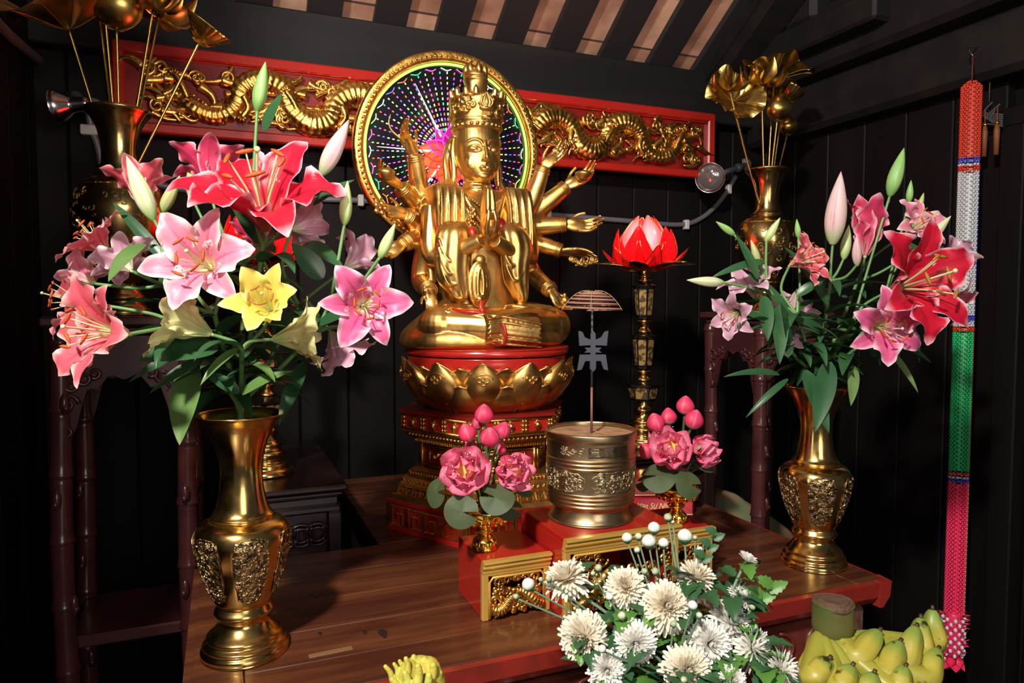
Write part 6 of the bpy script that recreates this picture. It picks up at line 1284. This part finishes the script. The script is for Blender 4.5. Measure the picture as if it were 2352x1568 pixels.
g = G(); g.lathe(rings([(.0255, .014), (.0265, .017), (.0245, .0225), (.020, .021), (.017, .0235), (.002, .022)], 4), 28, mod=lambda a, u, z: 1+.05*math.cos(3*a)); g.build('cut_end', BCUT, t, 'brown cut stalk end')
def banana(tip, mid, base, r, seed):
    pts = [base, lerp(base, mid, .35), mid, lerp(mid, tip, .6)+V3(0, 0, -.002), tip]; P = cr(pts, 7); k = len(P); rr = [r*(.30+.70*sstep(0, .26, i/(k-1)))*(1 if i/(k-1) < .72 else lerp(1, .26, ((i/(k-1)-.72)/.28)**1.7)) for i in range(k)]
    g = G(); b = g.n; g.tube(P, rr, 15); Vv = np.array(g.v); Pn = np.array([tuple(p) for p in P])
    for i in range(k):
        for j in range(15): Vv[i*15+j] = Pn[i]+(Vv[i*15+j]-Pn[i])*(1+.085*math.cos(5*2*PI*j/15+seed))
    g.v = [tuple(p) for p in Vv]; d = (P[-1]-P[-2]).normalized(); g.tube([P[-1]-d*.002, P[-1]+d*.005], [r*.22, r*.17], 7); 
    g.uv[-14:] = [(0, 1.0)]*14
    g.build('banana', BAN, t, world=True)
BN = [((2142, 1398, .97), (2150, 1480, .96), 26), ((2115, 1418, .96), (2118, 1500, .94), 27), ((2105, 1438, .945), (2075, 1530, .92), 29), ((2068, 1473, .92), (2028, 1555, .895), 30), ((2020, 1448, .93), (1965, 1515, .91), 30),
      ((1905, 1512, .89), (1862, 1558, .88), 30), ((1958, 1528, .88), (1925, 1578, .87), 28), ((2008, 1545, .875), (1985, 1605, .865), 28), ((2080, 1530, .89), (2058, 1590, .875), 27), ((2155, 1490, .935), (2125, 1560, .91), 28), ((1880, 1480, .94), (1855, 1535, .93), 26)]
for i, (tp, md, r) in enumerate(BN):
    a = 2*PI*i/len(BN)-1.2; b = hub+V3(.016*math.cos(a), .016*math.sin(a), -.024); tpp, mdd = at(tp[0], tp[1], d=tp[2]), at(md[0], md[1], d=md[2]); banana(tpp, lerp(mdd, (tpp+b)/2, .05), b, r*.80/FPX, i)
# Buddha's-hand citron
p = at(945, 1545, d=.86); t = thing('fingered_citron', 'yellow fingered citron fruit at the bottom edge before the table', 'fruit', V3(p.x, p.y, FT+.02))
g = G(); g.ell((p.x+.010, p.y, p.z-.022), (.033, .031, .040), n=12); g.ell((p.x+.020, p.y-.004, p.z-.004), (.017, .018, .022), n=10); g.ell((p.x-.004, p.y-.006, p.z-.002), (.014, .016, .022), n=10); rnd = random.Random(8); g.ell((p.x+.004, p.y, FT+.05), (.03, .03, .05), n=10); g.tube([V3(p.x, p.y, p.z-.02), V3(p.x, p.y, FT+.03)], .028, 12)
for (fx, fy_, dd, bx, by, r) in ((885, 1530, 0, 905, 1568, 8), (905, 1524, -.01, 915, 1560, 7), (918, 1518, .01, 925, 1555, 8), (950, 1508, 0, 948, 1550, 10), (932, 1512, -.02, 935, 1555, 9), (975, 1514, 0, 970, 1555, 12), (995, 1528, -.01, 985, 1565, 13), (1010, 1545, .0, 990, 1580, 12), (960, 1530, -.035, 955, 1580, 12), (985, 1550, -.03, 970, 1600, 12), (930, 1545, -.035, 935, 1590, 11), (900, 1560, -.02, 925, 1600, 10)):
    a, b = at(bx, by, d=.86+dd), at(fx, fy_, d=.86+dd); P = cr([lerp(a, V3(p.x, p.y, p.z-.03), .6), a, lerp(a, b, .6)+V3(.002, 0, 0), b], 6); g.tube(P, list(np.linspace(r*1.3, r*.62, len(P))*.86/FPX), 10); g.ell(P[-1], (r*.64*.86/FPX,)*3, n=6)
CIT = mat('citron_yellow', (.50, .42, .06), .5, var=(40, (.50, .52, .10), .45, .65), bump=(260, .5, .002)); r_ = remeshed(g, .0012, 2); r_.build('fruit', CIT, t, world=True)
g = G(); g.lathe(rings([(.0, 0), (.05, 0), (.05, .004), (.04, .008), (.07, .02), (.085, .026), (.083, .028), (.05, .02), (.0, .018)], 4), 40, c=(p.x, p.y, FT)); o = g.build('fruit_dish', mat('white_dish', (.6, .56, .5), .25), None); tag(o, 'small white dish under the fingered citron', 'dish')
# ------------------------------------------------------------------ hanging bead garland and charm
tp = at(2232, 190, X=2.055); GXY = (tp.x, tp.y); zb = at(2200, 1405, Y=tp.y).z; zt0 = tp.z
t = thing('bead_garland', 'long hanging strip of coloured beads in red, white, green and pink bands', 'garland', (tp.x, tp.y, zt0))
cols = {'orange': (.62, .045, .02), 'blue': (.05, .06, .55), 'white': (.60, .61, .64), 'green': (.015, .46, .14), 'rose': (.85, .035, .13)}
BMs = {k: mat('bead_'+k, c, .3, coat=.2) for k, c in cols.items()}; EDG = {'white': BMs['blue'], 'green': BMs['orange'], 'rose': mat('bead_gold', (.70, .40, .04), .3), 'orange': BMs['orange'], 'blue': BMs['blue']}
ys = [(190, 357, 'orange'), (357, 367, 'blue'), (367, 376, 'white'), (376, 388, 'orange'), (388, 712, 'white'), (712, 724, 'blue'), (724, 737, 'white'), (737, 748, 'orange'), (748, 1070, 'green'), (1070, 1080, 'orange'), (1080, 1088, 'white'), (1088, 1097, 'blue'), (1097, 1405, 'rose')]
zz = lambda y: zt0+(zb-zt0)*(y-190)/(1405-190)
ico = G(); ico.ell((0, 0, 0), (1, 1, 1), n=3); IV = np.array(ico.v); GW, GD = .0255, .012; axr = Matrix.Rotation(-YAW-R(20), 3, 'Z')
for y0, y1, cn in ys:
    g = G(); z = zz(y0); r = .0040; row = 0
    while z > zz(y1)-.0005:
        tpz = min(1, (zt0-z)/.02+.45); hw = GW*tpz
        for k in range(13):
            u = (k+.5*(row % 2))/13*2*PI; p = axr@V3(hw*math.copysign(abs(math.cos(u))**.7, math.cos(u)), GD*math.sin(u), 0)
            edge = 1 if (math.cos(u) > .93) else 0
            g.add(IV*np.array([r, r, r*1.05])+np.array((GXY[0]+p.x, GXY[1]+p.y, z)), ico.f, True, edge)
        z -= .0066; row += 1
    core = G(); g.box((GXY[0]-GW*.7, GXY[1]-GD*.5, zz(y1)), (GXY[0]+GW*.7, GXY[1]+GD*.5, zz(y0)-.004), .001, rz=-YAW-R(20)); g.build('bead_band', [BMs[cn], EDG[cn]], t, cn+' bead band' if cn != 'rose' else 'pink bead band', world=True)
g = G(); rnd = random.Random(2); c0 = V3(GXY[0], GXY[1], zb); RSE = BMs['rose']
g.lathe(rings([(.014, .002), (.018, -.012), (.020, -.035), (.018, -.065), (.015, -.085), (.003, -.09)], 3), 16, c=c0)
for k in range(120):
    a = rnd.uniform(0, 6.3); z = -rnd.uniform(0, .085); r0 = .019; p = c0+V3(r0*math.cos(a), r0*math.sin(a), z); q = V3(math.cos(a), math.sin(a), rnd.uniform(-.3, .6))*.010; g.tube([p, p+q*.6, p+q], [.0014, .001, .0002], 4)
for P in ring_petals(c0+V3(0, 0, -.078), (0, 0, -1), 7, .042, .016, R(34), .006): g.grid(P)
g.xf(Matrix.Translation(c0)@Matrix.Scale(1.5, 4)@Matrix.Translation(-c0)); g.build('tassel_flower', RSE, t, 'pink beaded flower with fringe', world=True)
g = G()
for k in range(9):
    for i in range(8): a = 2*PI*(i+.5*(k % 2))/8; g.ell(c0+V3(.0195*math.cos(a), .0195*math.sin(a), -.010-.009*k), (.0035, .0035, .0045), n=5)
g.xf(Matrix.Translation(c0)@Matrix.Scale(1.5, 4)@Matrix.Translation(-c0)); g.build('white_beads', mat('pearl_bead', (.75, .74, .82), .2), t, world=True)
hk = at(2232, 128, X=2.055); g = G(); g.tube([V3(GXY[0], GXY[1], zt0-.004), V3(GXY[0]+.001, GXY[1], zt0+.035), V3(GXY[0], GXY[1], hk.z)], .0022, 6); g.tube([V3(GXY[0], GXY[1], zt0+.004)+V3(.007*math.cos(a), .003, .005*math.sin(2*a)) for a in np.linspace(0, 2*PI, 17)[:-1]], .0012, 5, closed=True)
g.build('cord', mat('dark_red_cord', (.10, .012, .010), .7), t, world=True); BZ = hk.z+.03
g = G(); g.tube(cr([V3(GXY[0], GXY[1], hk.z), V3(GXY[0]+.01, GXY[1]+.02, hk.z+.03), V3(GXY[0]+.068, GXY[1]+.03, hk.z+.045)], 5), .002, 6); g.build('hook', CHROME, t, world=True)
p = at(2272, 235, X=2.16); t = thing('tassel_charm', 'dark knotted charm with two brown tassels on the right wall', 'charm', p); g = G()
for k in range(7): g.tube(cr([p+V3(-.01, .04*math.cos(k), -.012*k+.02), p+V3(-.02, .03-.012*k, -.02-.01*k), p+V3(-.01, -.05, -.05-.006*k)], 5), .003, 5)
g.tube([p+V3(.0, 0, .07), p+V3(0, 0, .0)], .002, 5); g.tube([p+V3(.06, 0, .07), p+V3(-.005, 0, .07)], .003, 5); g.build('knot', mat('dark_grey_cord', (.05, .045, .05), .7), t, world=True)
TB = mat('brown_tassel', (.20, .06, .02), .6)
for (px, py) in ((2262, 290), (2290, 285)):
    q = at(px, py, X=2.13); g = G(); g.tube([q+V3(0, 0, .05), q+V3(0, 0, .0)], .0015, 5); g.tube([q, q+V3(0, 0, -.02), q+V3(0, 0, -.09)], [.005, .009, .007], 9); g.build('tassel', TB, t, world=True); G().ell(q+V3(0, 0, .004), (.007, .007, .007), n=6).build('bead', GOLDS, t, world=True)
# ------------------------------------------------------------------ wall pipe and the two swivel lamps
t = thing('conduit', 'grey electric pipe clipped along the back wall and curving up to the lamp', 'pipe', (.6, YW-.03, CAMZ+.2)); YC = YW-.010
def W(px, py, y=None): return at(px, py, Y=y or YC)
g = G(); g.tube(cr([W(232, 370), W(400, 432), W(700, 455), W(830, 461), W(1030, 475), W(1250, 492), W(1450, 508), W(1560, 516), W(1612, 500), W(1655, 460), W(1690, 405)], 8), .0105, 10); g.build('tube', STEEL, t, world=True)
for px, py in ((828, 461), (1258, 494), (1575, 516), (1672, 435), (700, 455)): q = W(px, py); G().box((q.x-.010, q.y-.016, q.z-.020), (q.x+.010, YW-.0005, q.z+.020), .003).build('clip', WHITEP, t, world=True)
t = thing('conduit', 'thick grey pipe running down the left wall towards the left swivel lamp', 'pipe', at(122, 168, X=-.482))
a_ = [at(-60, -10, X=-.488), at(8, 68, X=-.488), at(70, 123, X=-.487), at(122, 168, X=-.482), at(192, 236, Y=2.44)]; g = G(); g.tube(cr(a_, 8), .0135, 12); g.build('tube', STEEL, t, world=True)
q = a_[3]; G().box((q.x-.03, q.y-.02, q.z-.02), (q.x+.018, q.y+.02, q.z+.02), .004).build('clip', WHITEP, t, world=True)
b_ = [at(200, 250, Y=2.47), at(212, 300, Y=2.475), at(225, 335, Y=2.475), at(233, 378, Y=2.475)]; g = G(); g.tube(cr(b_, 6), .0105, 10); g.build('branch_tube', STEEL, t, world=True); q = b_[1]; G().box((q.x-.03, q.y-.015, q.z-.015), (q.x+.015, YW-.0005, q.z+.015), .003).build('clip', WHITEP, t, world=True)
for i, o_ in enumerate((.0, .012)): G().tube([lerp(a_[3], a_[4], .6+o_*9)+V3(.017*math.cos(a), .004, .02*math.sin(a)) for a in np.linspace(0, 2*PI, 17)[:-1]], .0022, 6, closed=True).build('yellow_tie', mat('yellow_tape', (.45, .36, .03), .5), t, world=True)
def swivel(c, d, label, rr, arm, wall, glow):
    t = thing('swivel_lamp', label, 'lamp', c, 0, 'swivel wall lamps'); F = frame(d); M = Matrix.Translation(c)@F.to_4x4()
    G().lathe(rings([(.004, -.075), (.017, -.07), (.019, -.05), (.021, -.03), (rr*.6, -.02), (rr*.92, .0), (rr, .012), (rr*1.03, .016), (rr*.95, .014), (rr*.85, .002)], 4), 36, cap=False).xf(M).build('reflector', mat('lamp_metal', (.45, .43, .44), .22, 1), t, world=True)
    G().ell((0, 0, .004), (rr*.9, rr*.9, rr*.35), n=12).xf(M).build('bulb', mat('lamp_glass', (.30, .26, .27), .06, .6, bump=(60, .3, .004)) if glow else mat('dull_bulb', (.2, .19, .19), .2), t, world=True)
    g = G(); g.tube(cr([c-Vector(d).normalized()*.07, arm, Vector(wall)], 6), .011, 10); g.ell(arm, (.019,)*3, n=9); n0 = g.n; g.lathe([(.026, 0), (.028, .004), (.026, .012), (.012, .016)], 20).xf(Matrix.Translation(wall)@frame(Vector(arm)-Vector(wall)).to_4x4(), n0); g.build('arm', STEEL, t, world=True)
c = at(140, 243, Y=2.30); swivel(c, cdir(-.95, -.15, .15), 'bare metal swivel lamp turned left, beside the neck of the left lotus vase', .045, at(198, 246, Y=2.34), at(215, 246, Y=YW+.002), 0)
c = at(1632, 408, Y=2.36); swivel(c, cdir(-.45, -.30, 1), 'round glass-faced swivel lamp at the right end of the carved frieze', .058, at(1695, 385, Y=2.43), at(1712, 378, Y=YW+.002), 1)
